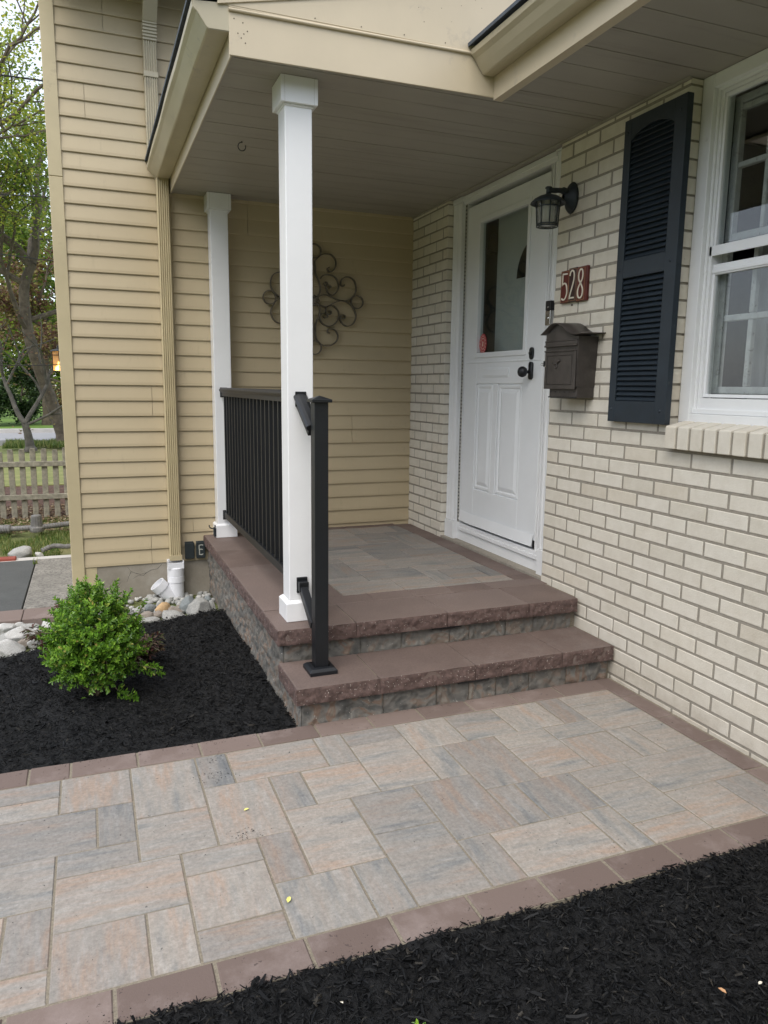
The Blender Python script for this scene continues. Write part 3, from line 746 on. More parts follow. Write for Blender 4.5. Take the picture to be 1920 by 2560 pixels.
# upper storm sash, meeting rails, lower storm sash
YA, YB = WA+.0855, WB-.0855
m = MB(); wframe(m, YA, YB, 1.880, 2.472, .012, .088, .108, .014, .034); m.box(.083, .088, YA-.02, YB+.02, 1.874, 1.912)
m.build('upper_frame', 'white_vinyl', win, bevel=.0015)
m = MB(); wframe(m, YA, YB, 1.322, 1.842, .012, .095, .115, .040, .013); m.box(.090, .0949, YA+.0, YB-.0, 1.808, 1.822)
m.build('lower_frame', 'white_vinyl', win, bevel=.0015)
MB().box(.098, .101, YA+.01, YB-.01, 1.91, 2.46).build('pane', 'glass', win)
MB().box(.105, .108, YA+.01, YB-.01, 1.333, 1.835).build('pane', 'glass', win)
# old inner sashes with muntins
m = MB(); X = .150
wframe(m, YA-.01, YB+.01, 1.93, 2.47, .035, X, X+.03, .03, .03)
wframe(m, YA-.01, YB+.01, 1.335, 1.925, .038, X-.012, X+.018, .03, .03)
for zz in (2.425, 2.214, ): m.box(X+.002, X+.028, YA+.026, YB-.026, zz-.010, zz+.010)
m.box(X-.010, X+.016, YA+.029, YB-.029, 1.622, 1.646)
nm = 6
for k in range(1, 8):
    y = -2.80-.1475*k
    if y > YA+.05:
        m.box(X+.003, X+.027, y-.009, y+.009, 1.96, 2.203); m.box(X+.003, X+.027, y-.009, y+.009, 2.225, 2.414)
        m.box(X-.009, X+.015, y-.011, y+.011, 1.365, 1.621); m.box(X-.009, X+.015, y-.011, y+.011, 1.647, 1.894)
m.build('muntin', 'old_paint', win, bevel=.003)
m = MB(); P = []; nx_ = 160
for i in range(nx_+1):
    y = lx(-3.96, -2.86, i/nx_); x = .27+.022*math.sin(i*.55)+.012*math.sin(i*1.3+1)
    P += [(x, y, .9), (x*1.0+.01*math.sin(i*.4), y, 2.46)]
m.add(P, [(2*i, 2*i+2, 2*i+3, 2*i+1) for i in range(nx_)])
m.build('curtain', 'curtain', win, smooth=True)

# --- soffit in long panels with grooves, running in x
m = MB(); y = .0 
edges = [0.0]+[-.108-.1472*k for k in range(0, 46)]
edges = sorted(edges+[-2.1995], reverse=True)
for a, b in zip(edges[:-1], edges[1:]):
    x0 = -1.686 if a > -2.199 else -.594
    o = random.uniform(-.0006, .0006)
    xe = .1 if a < Q1 or a > Q0 else .13
    m.box(x0, .12, b+.0021, a-.0021, H+o, H+.012)
    m.box(x0+.0003, .1198, b-(.0025 if abs(b+2.1995) > .01 else -.0014), b+.0025, H+.0045, H+.011)
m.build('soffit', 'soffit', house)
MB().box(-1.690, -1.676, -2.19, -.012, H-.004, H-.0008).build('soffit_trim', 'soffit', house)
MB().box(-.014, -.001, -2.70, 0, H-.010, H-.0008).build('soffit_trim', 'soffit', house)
# --- fascias and gutters
m = MB()
m.box(-1.694, -1.688, -2.199, -.0, H-.0098, 2.66)
m.prism([(-1.699, 2.540), (-.5945, 2.549), (-.5945, 2.70), (-.72, 2.702), (-1.10, 2.95), (-1.75, 2.80), (-1.699, 2.72)], 'y', -2.2085, -2.2)
front = m.build('fascia', 'fascia_tan', house, bevel=.0012)
# gable panel above the bead, upper seam strip
m = MB(); m.prism([(-1.72, 2.705), (-.715, 2.7065), (-.30, 2.86), (-.30, 3.115), (-1.72, 2.790)], 'y', -2.2118, -2.2082)
m.prism([(-1.74, 2.700), (-.28, 3.028), (-.28, 3.20), (-1.74, 2.775)], 'y', -2.2175, -2.2127)
m.build('gable_panel', 'fascia_tan', house, bevel=.001)
m = MB()
P = [(-1.698, 2.692), (-.712, 2.701)]
m.cyl((-1.70, -2.2135, 2.6905), (-.712, -2.2135, 2.7005), .0058, n=10)
m.box(-1.699, -.722, -2.2105, -2.2088, 2.700, 2.7045)
m.build('drip_bead', 'fascia_tan', house, smooth=False)
def nail(x, ya, yb, z, r): MB().cyl((x, ya, z), (x, yb, z), r, n=8).build('nail', 'bark', front)
for x, z in ((-1.648,2.655),(-1.632,2.629),(-1.645,2.618),(-1.655,2.603),(-1.667,2.617),(-1.640,2.588),(-1.375,2.716),(-1.19,2.718),(-1.01,2.720),(-.83,2.720),(-1.68,2.664)):
    nail(x, -2.2130 if z > 2.7 else -2.2092, -2.2085, z, .0024)
for k in range(45):
    x = random.uniform(-1.0, -.5); z = 2.75+random.random()**1.5*.3
    if z > 2.72+.62*(x+1.2)*.3 and x+1.2 > 0: nail(x, -2.2124 if z < 2.99 else -2.2180, -2.2110, z, random.uniform(.001, .002))
# main eave fascia (right) along x=-.6 toward the viewer
m = MB(); m.box(-.600, -.5946, -7, -2.209, H-.012, 2.66).box(-.6000, -.560, -7, -2.209, H-.0125, H-.0121).build('eave_fascia', 'fascia_tan', house, bevel=.001)
def gutter(name, prof, y0, y1, mat_='gutter_tan', cap0=True, cap1=True):
    m = MB(); n = len(prof); N = 40; P = []; F = []
    for i in range(N+1):
        y = lx(y0, y1, i/N); dz = .0012*math.sin(y*3.)+.0008*math.sin(y*9)
        for k, (x, z) in enumerate(prof): P.append((x+(.0012*math.sin(y*7+k) if k > 1 else 0), y, z+dz))
    for i in range(N):
        for k in range(n-1): F.append((i*n+k, i*n+k+1, (i+1)*n+k+1, (i+1)*n+k))
    m.add(P, F)
    o = m.build(name, mat_, house)
    md = o.modifiers.new('s', 'SOLIDIFY'); md.thickness = .0025; md.offset = 0
    return o
gl = [(-1.6965, 2.712), (-1.6965, 2.622), (-1.700, 2.620), (-1.772, 2.618), (-1.778, 2.621), (-1.795, 2.645), (-1.812, 2.668), (-1.826, 2.680), (-1.828, 2.700), (-1.818, 2.703)]
gutter('left_gutter', gl, -2.205, -.004)
m = MB(); m.prism([(x, z) for x, z in gl[1:-1]]+[(-1.6965, 2.712)], 'y', -2.2075, -2.2055); m.build('gutter_cap', 'gutter_tan', house)
gr = [(-.6015, 2.735), (-.6015, 2.632), (-.605, 2.629), (-.652, 2.627), (-.658, 2.630), (-.678, 2.655), (-.694, 2.680), (-.710, 2.694), (-.713, 2.712), (-.703, 2.716)]
gutter('right_gutter', gr, -7, -2.215)
m = MB(); m.prism([(x, z) for x, z in gr[1:-1]]+[(-.6015, 2.735)], 'y', -2.2145, -2.2195)
m.build('gutter_cap', 'gutter_tan', house)
# --- roofs
m = MB()
z_l = 2.722; sl = .231
m.prism([(-1.838, z_l), (-.30, z_l+sl*1.538), (1.0, z_l+sl*1.538), (1.0, z_l+sl*1.538+.012), (-.30, z_l+sl*1.538+.014), (-1.838, z_l+.014)], 'y', -2.235, -.003)
m.prism([(-.728, 2.722), (2.9, 3.9), (2.9, 3.915), (-.728, 2.736)], 'y', -7.1, -.004)
m.build('roof', 'shingle', house)
m = MB(); m.prism([(-2.40, 3.82), (2, 3.82), (2, 5.0), (-.2, 5.8), (-2.40, 4.0)], 'y', -.44, 6.2); m.build('upper_roof', 'shingle', house)
m = MB().box(-2.39, 2, -.44, -.0, 3.70, 3.715).box(-2.39, 2, -.443, -.4401, 3.69, 3.82).build('upper_soffit', 'soffit', house)
MB().box(2.6, 2.75, -7, 0, H, 4.0).build('gable_wall', 'trim_tan', house)
# --- downspouts
def spout(m, x0, x1, y0, y1, z0, z1, nf=5):
    w_ = x1-x0; pr = [(x0, y1), (x0, y0+.008), (x0+.006, y0)]
    for k in range(nf):
        a = x0+w_*(k+.9)/(nf+.8); h = w_*.30/nf
        pr += [(a-h, y0), (a-h*.4, y0+.007), (a+h*.4, y0+.007), (a+h, y0)]
    pr += [(x1-.006, y0), (x1, y0+.008), (x1, y1)]
    m.prism(pr, 'z', z0, z1)
m = MB(); spout(m, -1.779, -1.704, -.078, -.018, .205, 2.625); m.box(-1.781, -1.700, -.0795, -.017, .170, .206)
ds = m.build('downspout', 'trim_tan', house, bevel=.001)
m = MB(); spout(m, -1.826, -1.748, -.074, -.018, 2.80, 3.40)
m.box(-1.830, -1.745, -.078, -.012, 3.195, 3.225); m.box(-1.826, -1.749, -.080, -.014, 2.735, 2.80)
for k in range(6): m.box(-1.829+.0*k, -1.746, -.076-.006*k-.004, -.018-.004*k, 3.40+.016*k, 3.411+.016*k); m.box(-1.826, -1.749, -.074-.006*k-.004, -.020-.004*k, 3.411+.016*k, 3.416+.016*k)
m.add([(-1.828,-.115,3.49),(-1.746,-.115,3.49),(-1.746,-.035,3.49),(-1.828,-.035,3.49),(-1.826,-.31,3.699),(-1.744,-.31,3.699),(-1.744,-.22,3.699),(-1.826,-.22,3.699)], [(0,3,2,1),(4,5,6,7),(0,1,5,4),(1,2,6,5),(2,3,7,6),(3,0,4,7)])
m.build('upper_downspout', 'gutter_tan', house, bevel=.001)
# ceiling hook
m = MB(); P = [(-1.465+.019*math.sin(a), -1.214, H-.026-.020*math.cos(a)) for a in [2*math.pi*k/20+.4 for k in range(19)]]
m.tube([(-1.465, -1.214, H)]+[(-1.465, -1.214, H-.008)]+P[8:]+P[:6], .0022, 6); tag(m.build('ceiling_hook', 'lamp_metal', smooth=True), 'small dark ring hook screwed into the porch ceiling', 'hook')

# ================================================================== STOOP
stoop = thing('porch_steps', (-.76, -2.2, 0), 'raised paved stoop with maroon coping, grey split-face walls and two steps', 'steps')
def rough(m, o, u, v_, nrm, amp=.006, st=.0075, ch=.0, rad=.0022, seed=0, mi=0):
    """split-face panel: grid with displaced points, edges pulled back"""
    o, u, v_, nrm = Vector(o), Vector(u), Vector(v_), Vector(nrm)
    nu = max(3, int(u.length/st)); nv = max(3, int(v_.length/st)); P = []
    for j in range(nv+1):
        for i in range(nu+1):
            fu, fv = i/nu, j/nv; p = o+u*fu+v_*fv; q = p*1+Vector((seed, seed*.37, 0))
            d = amp*(noise.noise(q*22)*1.1+noise.noise(q*55)*.7+noise.noise(q*120)*.4)
            e = min(fu*u.length, (1-fu)*u.length, fv*v_.length, (1-fv)*v_.length)
            k = min(1, e/.007); d = d*k - rad*(1-k)
            P.append(p+nrm*d)
    m.add(P, [(j*(nu+1)+i, j*(nu+1)+i+1, (j+1)*(nu+1)+i+1, (j+1)*(nu+1)+i) for j in range(nv) for i in range(nu)], mi)
cop_t = MB(); cop_r = MB()
def copblock(x0, x1, y0, y1, z0, z1, faces):
    slab(cop_t, x0+(.0035 if 'L' in faces else .0022), x1-.0022, y0+(.0035 if 'F' in faces else .0016), y1-.0016, z1+random.uniform(-.0006, .0006), z0, .003)
    if 'F' in faces: rough(cop_r, (x0+.001, y0, z0), (x1-x0-.002, 0, 0), (0, 0, z1-z0-.001), (0, -1, 0), .0058)
    if 'L' in faces: rough(cop_r, (x0, y1-.001, z0), (0, y0-y1+.002, 0), (0, 0, z1-z0-.001), (-1, 0, 0), .0058)
    if 'B' in faces: pass
zc = ZP-.069
xs_ = [-1.545, -1.190, -.741, -.302, -.022]
for i, (a, b) in enumerate(zip(xs_[:-1], xs_[1:])): copblock(a, b, -2.198, -1.897, zc, ZP, 'FL' if i == 0 else 'F')
ys_ = [-1.897, -1.45, -1.0, -.56, -.13, -.004]
for a, b in zip(ys_[:-1], ys_[1:]): copblock(-1.545, -1.243, b, a, zc, ZP, 'L')
zc2 = ZL-.069
xs_ = [-1.538, -1.184, -.740, -.296, -.012]
for i, (a, b) in enumerate(zip(xs_[:-1], xs_[1:])): copblock(a, b, -2.478, -2.170, zc2, ZL, 'FL' if i == 0 else 'F')
cop_t.build('coping', 'coping_top', stoop); cop_r.build('coping_face', 'coping_rough', stoop, smooth=True)
wb = MB(); sd0 = 3
xr = [-1.512, -1.330, -1.157, -.960, -.714, -.611, -.411, -.257, -.036]
for i, (a, b) in enumerate(zip(xr[:-1], xr[1:])): rough(wb, (a+.0012, -2.165, ZL-.01), (b-a-.0024, 0, 0), (0, 0, zc-ZL+.010), (0, -1, 0), .0095, .008, seed=i*3.1)
xr = [-1.510, -1.158, -.910, -.756, -.620, -.451, -.252, -.022]
for i, (a, b) in enumerate(zip(xr[:-1], xr[1:])): rough(wb, (a+.0012, -2.447, -.02), (b-a-.0024, 0, 0), (0, 0, zc2+.020), (0, -1, 0), .0095, .008, seed=i*5.3+20)
yr = [-.0, -.24, -.49, -.76, -1.0, -1.27, -1.52, -1.78, -2.0, -2.165]
for i, (a, b) in enumerate(zip(yr[:-1], yr[1:])):
    rough(wb, (-1.515, a-.001, .088), (0, b-a+.002, 0), (0, 0, zc-.088), (-1, 0, 0), .011, .010, seed=i*2.3+50)
yr = [-.0, -.13, -.37, -.62, -.88, -1.13, -1.40, -1.65, -1.9, -2.08, -2.30, -2.447]
for i, (a, b) in enumerate(zip(yr[:-1], yr[1:])):
    rough(wb, (-1.513, a-.001, -.14), (0, b-a+.002, 0), (0, 0, .227 if b > -2.2 else .227), (-1, 0, 0), .011, .010, seed=i*2.9+80)
wb.build('retaining_wall', 'wall_block', stoop, smooth=True)
m = MB(); m.box(-1.500, -.004, -2.150, -.003, -.15, ZP-.0055).box(-1.500, -.004, -2.432, -2.151, -.15, ZL-.006); m.build('core', 'sand', stoop)
# porch deck field
m = MB(); rr = random.Random(5)
fx0, fx1, fy0, fy1 = -1.107, -.127, -1.767, -.092
for (a, b, c, d) in ptn:
    x0 = fx0+.1120*c; x1 = fx0+.1120*d; y1 = fy0+.1117*(a-2+0); y0 = fy0+.1117*(b-2)
    lo, hi = min(y0, y1), max(y0, y1)
    x1 = min(x1, fx1) ; lo2 = max(lo, fy0); hi2 = min(hi, fy1)
    if x1-x0 < .03 or hi2-lo2 < .03: continue
    if d == 9: x1 = fx1
    direc = 1. if (b-a) > (d-c) else 0.
    if rr.random() < .35: direc = 0.
    slab(m, x0+.0012, x1-.0012, lo2+.0012, hi2-.0012, ZP+random.uniform(-.0005, .0005), ZP-.03, .0025, (rr.random(), direc, rr.random()*.6+.2))
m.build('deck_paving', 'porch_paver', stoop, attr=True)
m = MB()
jx = [-1.24, -1.107+.0, -.987, -.768, -.549, -.330, -.096]
jx = [-1.24, -.987, -.768, -.549, -.330, -.096]
for a, b in zip(jx[:-1], jx[1:]): slab(m, a+.0015, b-.0015, -1.894, -1.770, ZP, ZP-.03, .0025)
y = -1.894
while y < -.1: slab(m, -.122, -.002, y+.0012, min(y+.1085, -.003)-.0012, ZP-.0005, ZP-.03, .0025); y += .1085
y = -1.767
while y < -.1: slab(m, -1.240, -1.110, y+.0012, min(y+.222, -.003)-.0012, ZP-.0005, ZP-.03, .0025); y += .222
x = -1.107
for a, b in zip([-1.107, -.98, -.75, -.52, -.28], [-.98, -.75, -.52, -.28, -.126]): slab(m, a+.0012, b-.0012, -.090, -.004, ZP-.0004, ZP-.03, .0025)
m.build('deck_border', 'coping_top', stoop)
for (xa, xb, yy, zz, lab) in ((-.815, -.662, -2.165, zc, 'black bar light under the upper coping of the stoop'), (-.820, -.668, -2.447, zc2, 'black bar light under the lower tread coping')):
    m = MB(); m.box(xa, xb, yy-.022, yy+.004, zz-.012, zz-.001); m.box(xa+.03, xb-.03, yy-.014, yy+.004, zz-.017, zz-.0121)
    tag(m.build('step_light', 'black_plastic', bevel=.002), lab, 'step light', 'step lights')

# ================================================================== COLUMNS
def column(yc, label):
    xc = -1.4066; t_ = thing('porch_column', (xc, yc, ZP), label, 'column', 'white porch columns')
    m = MB(); h = .056; m.box(xc-h, xc+h, yc-h, yc+h, ZP+.004, H-.002); sh = m.build('shaft', 'white_vinyl', t_, bevel=.004, bseg=2)
    m = MB(); h = .0755; m.box(xc-h, xc+h, yc-h, yc+h, H-.100, H-.0015); h2 = .0615
    m.box(xc-h2, xc+h2, yc-h2, yc+h2, H-.108, H-.1001)
    m.build('capital', 'white_vinyl', t_, bevel=.002)
    m = MB(); h = .0725; m.box(xc-h, xc+h, yc-h, yc+h, ZP+.0015, ZP+.083)
    P = []
    for hh, z in ((.0725, ZP+.083), (.0575, ZP+.096)): P += [(xc-hh, yc-hh, z), (xc+hh, yc-hh, z), (xc+hh, yc+hh, z), (xc-hh, yc+hh, z)]
    m.add(P, [(0, 1, 5, 4), (1, 2, 6, 5), (2, 3, 7, 6), (3, 0, 4, 7)])
    m.build('base', 'white_vinyl', t_, bevel=.0015)
    m = MB()   # fine joint lines of the wrap
    for s_ in (-1, 1): m.box(xc+s_*.060-.0004, xc+s_*.060+.0004, yc-.0757, yc-.0750, H-.099, H-.002)
    m.build('joint', 'caulk', t_)
    return t_
column(-2.026, 'tall white column at the front corner of the stoop beside black post')
column(-.074, 'white column against the tan siding at the back of the porch')
# ================================================================== RAILING
rail = thing('porch_railing', (-1.4066, -1.05, ZP), 'long black railing with balusters between the two white columns', 'railing')
def toprail(m, a, b):
    a, b = Vector(a), Vector(b); d = (b-a).normalized(); s_ = Vector((1, 0, 0)); u_ = s_.cross(d) if s_.cross(d).z > 0 else d.cross(s_)
    pr = [(-.018, -.052), (.018, -.052), (.018, -.030), (.024, -.026), (.030, -.016), (.030, -.010), (.022, -.002), (.010, .002), (-.010, .002), (-.022, -.002), (-.030, -.010), (-.030, -.016), (-.024, -.026), (-.018, -.030)]
    n = len(pr); P = [a+s_*p+u_*q for p, q in pr]+[b+s_*p+u_*q for p, q in pr]
    m.add(P, [tuple(range(n)), tuple(range(2*n-1, n-1, -1))]+[(i, n+i, n+(i+1) % n, (i+1) % n) for i in range(n)])
XR = -1.4066
m = MB(); toprail(m, (XR, -1.955, 1.329), (XR, -.144, 1.329)); m.build('top_rail', 'black_metal', rail, bevel=.001)
m = MB(); m.box(XR-.017, XR+.017, -1.9535, -.1465, .463, .503); m.build('bottom_rail', 'black_metal', rail, bevel=.002)
nb_ = 19
for k in range(nb_):
    y = -.205-(1.69)*k/(nb_-1); m = MB(); m.box(XR-.0095, XR+.0095, y-.0095, y+.0095, .4975, 1.282)
    if k == 0: b0 = m.build('baluster', 'black_metal', rail, bevel=.0015); y0_ = y
    else:
        c = b0.copy(); COL.objects.link(c); c.parent = rail; c.location = (b0.location.x, b0.location.y+(y-y0_), b0.location.z)
def bracket(parent, y, z, s_):
    m = MB(); m.box(XR-.024, XR+.024, y, y+s_*.007, z-.034, z+.030); m.box(XR-.021, XR+.021, y+s_*.007, y+s_*.030, z-.027, z+.025); return m.build('bracket', 'black_metal', parent, bevel=.002)
for y, s_ in ((-.1459, -1), (-1.9539, 1)):
    bracket(rail, y, .482, s_); bracket(rail, y, 1.302, s_)
# stair rail
sr = thing('stair_railing', (-1.391, -2.31, ZL), 'short black stair rail with square capped post on the lower step', 'railing')
xp, yp = -1.3915, -2.312
m = MB(); h = .0285; m.box(xp-h, xp+h, yp-h, yp+h, ZL+.001, 1.287); m.build('post', 'black_metal', sr, bevel=.0025, bseg=2)
m = MB(); h = .041; m.box(xp-h, xp+h, yp-h, yp+h, 1.2855, 1.298)
P = [(xp-h+.003, yp-h+.003, 1.298), (xp+h-.003, yp-h+.003, 1.298), (xp+h-.003, yp+h-.003, 1.298), (xp-h+.003, yp+h-.003, 1.298), (xp, yp, 1.312)]
m.add(P, [(0, 1, 4), (1, 2, 4), (2, 3, 4), (3, 0, 4)]); m.build('post_cap', 'black_metal', sr, bevel=.0015)
m = MB(); h = .0585; m.box(xp-h, xp+h, yp-h, yp+h, ZL+.0008, ZL+.016)
P = []
for hh, z in ((.0585, ZL+.016), (.048, ZL+.026), (.034, ZL+.030)): P += [(xp-hh, yp-hh, z), (xp+hh, yp-hh, z), (xp+hh, yp+hh, z), (xp-hh, yp+hh, z)]
m.add(P, [(l*4+i, l*4+(i+1) % 4, l*4+4+(i+1) % 4, l*4+4+i) for l in range(2) for i in range(4)]); m.build('post_base', 'black_metal', sr, bevel=.001)
m = MB(); toprail(m, (XR, -2.086, 1.316), (XR, -2.285, 1.195)); m.build('top_rail', 'black_metal', sr, bevel=.001)
m = MB(); a = Vector((XR, -2.10, .478)); b = Vector((XR, -2.285, .360)); d = (b-a)/2; nn = Vector((1, 0, 0)).cross(d).normalized()
m.obox((a+b)/2, d, (.017, 0, 0), nn*.019); m.build('bottom_rail', 'black_metal', sr, bevel=.002)
m = MB(); m.box(XR-.024, XR+.024, -2.0825, -2.092, .450, .520).box(XR-.021, XR+.021, -2.092, -2.125, .462, .505).build('bracket', 'black_metal', sr, bevel=.002)
m = MB(); m.box(XR-.024, XR+.024, -2.0825, -2.090, 1.262, 1.325).build('bracket', 'black_metal', sr, bevel=.002)
# hook on the back column
m = MB(); m.box(-1.4925, -1.4793, -.150, -.110, ZP+.012, ZP+.070); m.tube(spline([(-1.486, -.14, ZP+.07), (-1.495, -.14, ZP+.066), (-1.512, -.14, ZP+.070), (-1.522, -.14, ZP+.082), (-1.522, -.14, ZP+.092)]), .004, 8); m.tube([(-1.484, -.14, ZP+.068), (-1.484, -.14, ZP+.090)], .004, 8)
tag(m.build('cleat_hook', 'lamp_metal'), 'small dark metal hook at the foot of the back white column', 'hook')

# ================================================================== SHUTTER
sh = thing('window_shutter', (0, -2.537, 1.21), 'dark navy louvered shutter on the cream brick left of the window', 'shutter')
SY0, SY1, SZ0, SZ1 = -2.721, -2.354, 1.207, 2.484; xs0, xs1 = -.034, -.004
m = MB(); LY0, LY1 = -2.655, -2.398
m.box(xs0, xs1, SY0, LY0, SZ0, SZ1).box(xs0, xs1, LY1, SY1, SZ0, SZ1)
m.box(xs0+.0005, xs1, LY0, LY1, SZ0, 1.300).box(xs0+.0005, xs1, LY0, LY1, 1.828, 1.905)
arc = [(LY0, SZ1), (LY0, 2.395)]+[(lx(LY0, LY1, k/14), 2.395+.038*math.sin(math.pi*k/14)**.8) for k in range(1, 14)]+[(LY1, 2.395), (LY1, SZ1)]
m.prism(arc, 'x', xs0+.0005, xs1)
m.build('shutter_frame', 'shutter_blue', sh, bevel=.002, bseg=2)
m = MB()
for za, zb, n in ((1.302, 1.826, 24), (1.907, 2.434, 24)):
    p = (zb-za)/n
    for k in range(n):
        z = za+p*k
        m.prism([(xs0+.004, z+.001), (xs0+.006, z-.001), (xs1-.010, z+p*.92), (xs1-.012, z+p*.98)], 'y', LY0-.001, LY1+.001)
    m.box(xs1-.009, xs1-.006, LY0, LY1, za, zb+(.03 if zb > 2 else 0))
m.build('louvre', 'shutter_blue', sh)
for y in (-2.688, -2.376):
    for z in (1.262, 1.865, 2.43): MB().lathe((xs0, y, z), [(.007, 0), (.006, .002), (0, .003)], 10, ax=(-1, 0, 0)).build('screw', 'shutter_blue', sh, smooth=True)

# ================================================================== WALL LANTERN
lt = thing('wall_lantern', (0, -1.948, 2.26), 'dark wall lantern with domed hood mounted on brick beside the door', 'lamp')
m = MB(); m.lathe((-.0005, -1.948, 2.263), [(.048, 0), (.052, .005), (.046, .016), (.040, .020), (.030, .032), (.020, .042), (.012, .055)], 28, ax=(-1, 0, 0))
o = m.build('wall_plate', 'lamp_metal', lt, smooth=True)
for v_ in o.data.vertices: v_.co.z = v_.co.z*1.42
LX, LY = -.150, -1.965
m = MB(); m.tube(spline([(-.03, -1.948, 2.285), (-.06, -1.95, 2.292), (-.10, -1.957, 2.288), (-.135, -1.963, 2.284), (LX, LY, 2.284)]), [.022]+[.017]*5+[.012]*15, 12)
m.build('arm', 'lamp_metal', lt, smooth=True)
m = MB(); m.lathe((LX, LY, 2.300), [(0, 0), (.012, -.002), (.017, -.006), (.017, -.010), (.012, -.014), (.012, -.034), (.020, -.038), (.045, -.046), (.066, -.058), (.082, -.074), (.084, -.080), (.078, -.078), (.060, -.062), (0, -.050)], 32)
m.build('hood', 'lamp_metal', lt, smooth=True)
m = MB()
zt_, zb_, rt, rb = 2.236, 2.115, .058, .050
n = 8
for k in range(n):
    a = 2*math.pi*(k+.5)/n; m.tube([(LX+rt*math.cos(a), LY+rt*math.sin(a), zt_), (LX+rb*math.cos(a), LY+rb*math.sin(a), zb_)], .0026, 6)
for z, r in ((2.205, .0565), (2.117, .0505), (2.126, .051)):
    m.tube([(LX+r*math.cos(2*math.pi*k/32), LY+r*math.sin(2*math.pi*k/32), z) for k in range(33)], .0028, 6)
m.build('cage', 'lamp_metal', lt, smooth=True)
m = MB(); m.lathe((LX, LY, 0), [(.054, 2.236), (.0475, 2.122), (.044, 2.119), (0, 2.118)], 32); m.build('lamp_glass', 'lamp_glass', lt, smooth=True)
m = MB(); m.lathe((LX, LY, 0), [(.010, 2.235), (.012, 2.215), (.022, 2.205), (.022, 2.150), (.018, 2.143), (0, 2.141)], 20); m.build('bulb', 'bulb_off', lt, smooth=True)

# ================================================================== HOUSE NUMBER
nm_ = thing('house_number', (0, -2.01, 1.77), 'brick-red house number tiles reading 528 on the cream brick', 'house number')
def digit(path, y0, y1, z0, z1, x, w_):
    m = MB(); P = []; pts = spline([(0, lx(y0, y1, a), lx(z0, z1, b)) for a, b in path], 6)
    P = []
    for i, p in enumerate(pts):
        d = (pts[min(i+1, len(pts)-1)]-pts[max(i-1, 0)]); d.x = 0; d.normalize(); nn = Vector((0, -d.z, d.y))*w_
        P += [(x, *(p+nn)[1:]), (x, *(p-nn)[1:]), (x+.003, *(p-nn)[1:]), (x+.003, *(p+nn)[1:])]
    N = len(pts); F = [(0, 1, 2, 3), (4*N-1, 4*N-2, 4*N-3, 4*N-4)]
    for i in range(N-1):
        for k in range(4): F.append((4*i+k, 4*i+(k+1) % 4, 4*i+4+(k+1) % 4, 4*i+4+k))
    m.add(P, F); return m
D5 = [(.86, .93), (.55, .935), (.22, .94), (.21, .935), (.20, .75), (.18, .57), (.19, .565), (.45, .62), (.72, .56), (.84, .40), (.84, .24), (.66, .09), (.40, .045), (.14, .10)]
D2 = [(.14, .80), (.22, .91), (.45, .965), (.70, .92), (.80, .79), (.74, .62), (.52, .40), (.28, .19), (.15, .055), (.16, .05), (.45, .06), (.86, .055)]
D8 = [(.50, .52), (.26, .64), (.22, .80), (.34, .93), (.52, .965), (.70, .93), (.80, .80), (.74, .65), (.50, .52), (.24, .38), (.15, .24), (.24, .09), (.50, .035), (.76, .09), (.86, .24), (.76, .38), (.50, .52)]
for (ya, yb, xx, mt, dg, z0, z1) in ((-1.9055, -1.9765, -.016, 'plaque_red', D5, 1.769, 1.925), (-1.974, -2.039, -.019, 'plaque_dark', D2, 1.770, 1.930), (-2.037, -2.119, -.0165, 'plaque_red', D8, 1.767, 1.928)):
    m = MB(); m.box(xx, -.0005, yb, ya, z0, z1); pl = m.build('tile', mt, nm_, bevel=.002)
    yb2 = yb if dg is not D8 else yb+.014
    m = MB()
    for a, b, c, d in ((ya-.004, yb2+.004, z0+.005, z0+.0062), (ya-.004, yb2+.004, z1-.0062, z1-.005), (ya-.004, ya-.0052, z0+.0063, z1-.0063), (yb2+.004, yb2+.0052, z0+.0063, z1-.0063)): m.box(xx-.0006, xx, a, b, c, d)
    m.build('tile_rim', 'leaf_tan', pl)
    digit(dg, ya-.006, yb2+.006, z0+.010, z1-.008, xx-.0028, .0036).build('digit', 'digit_cream', pl)
m = MB().cyl((-.006, -1.99, 1.757), (.001, -1.99, 1.757), .004).build('screw', 'bark', nm_)
# ================================================================== DOORBELL
db = thing('doorbell', (.03, -1.79, 1.675), 'slim black and silver camera doorbell on the white door casing', 'doorbell')
yb_ = -1.760
m = MB(); m.box(.012, .0375, yb_-.024, yb_+.024, 1.676, 1.752); m.build('button_plate', 'steel', db, bevel=.004, bseg=3)
m = MB(); m.box(.011, .0375, yb_-.024, yb_+.024, 1.7525, 1.801); hd = m.build('camera_head', 'black_plastic', db, bevel=.003, bseg=2)
m = MB(); m.lathe((.011, yb_, 1.768), [(.005, 0), (.004, .0015), (0, .002)], 14, ax=(-1, 0, 0)); m.build('lens', 'steel', hd, smooth=True)
m = MB(); m.lathe((.012, yb_, 1.712), [(.011, 0), (.010, .002), (0, .0025)], 18, ax=(-1, 0, 0)); m.build('button', 'steel', db, smooth=True)
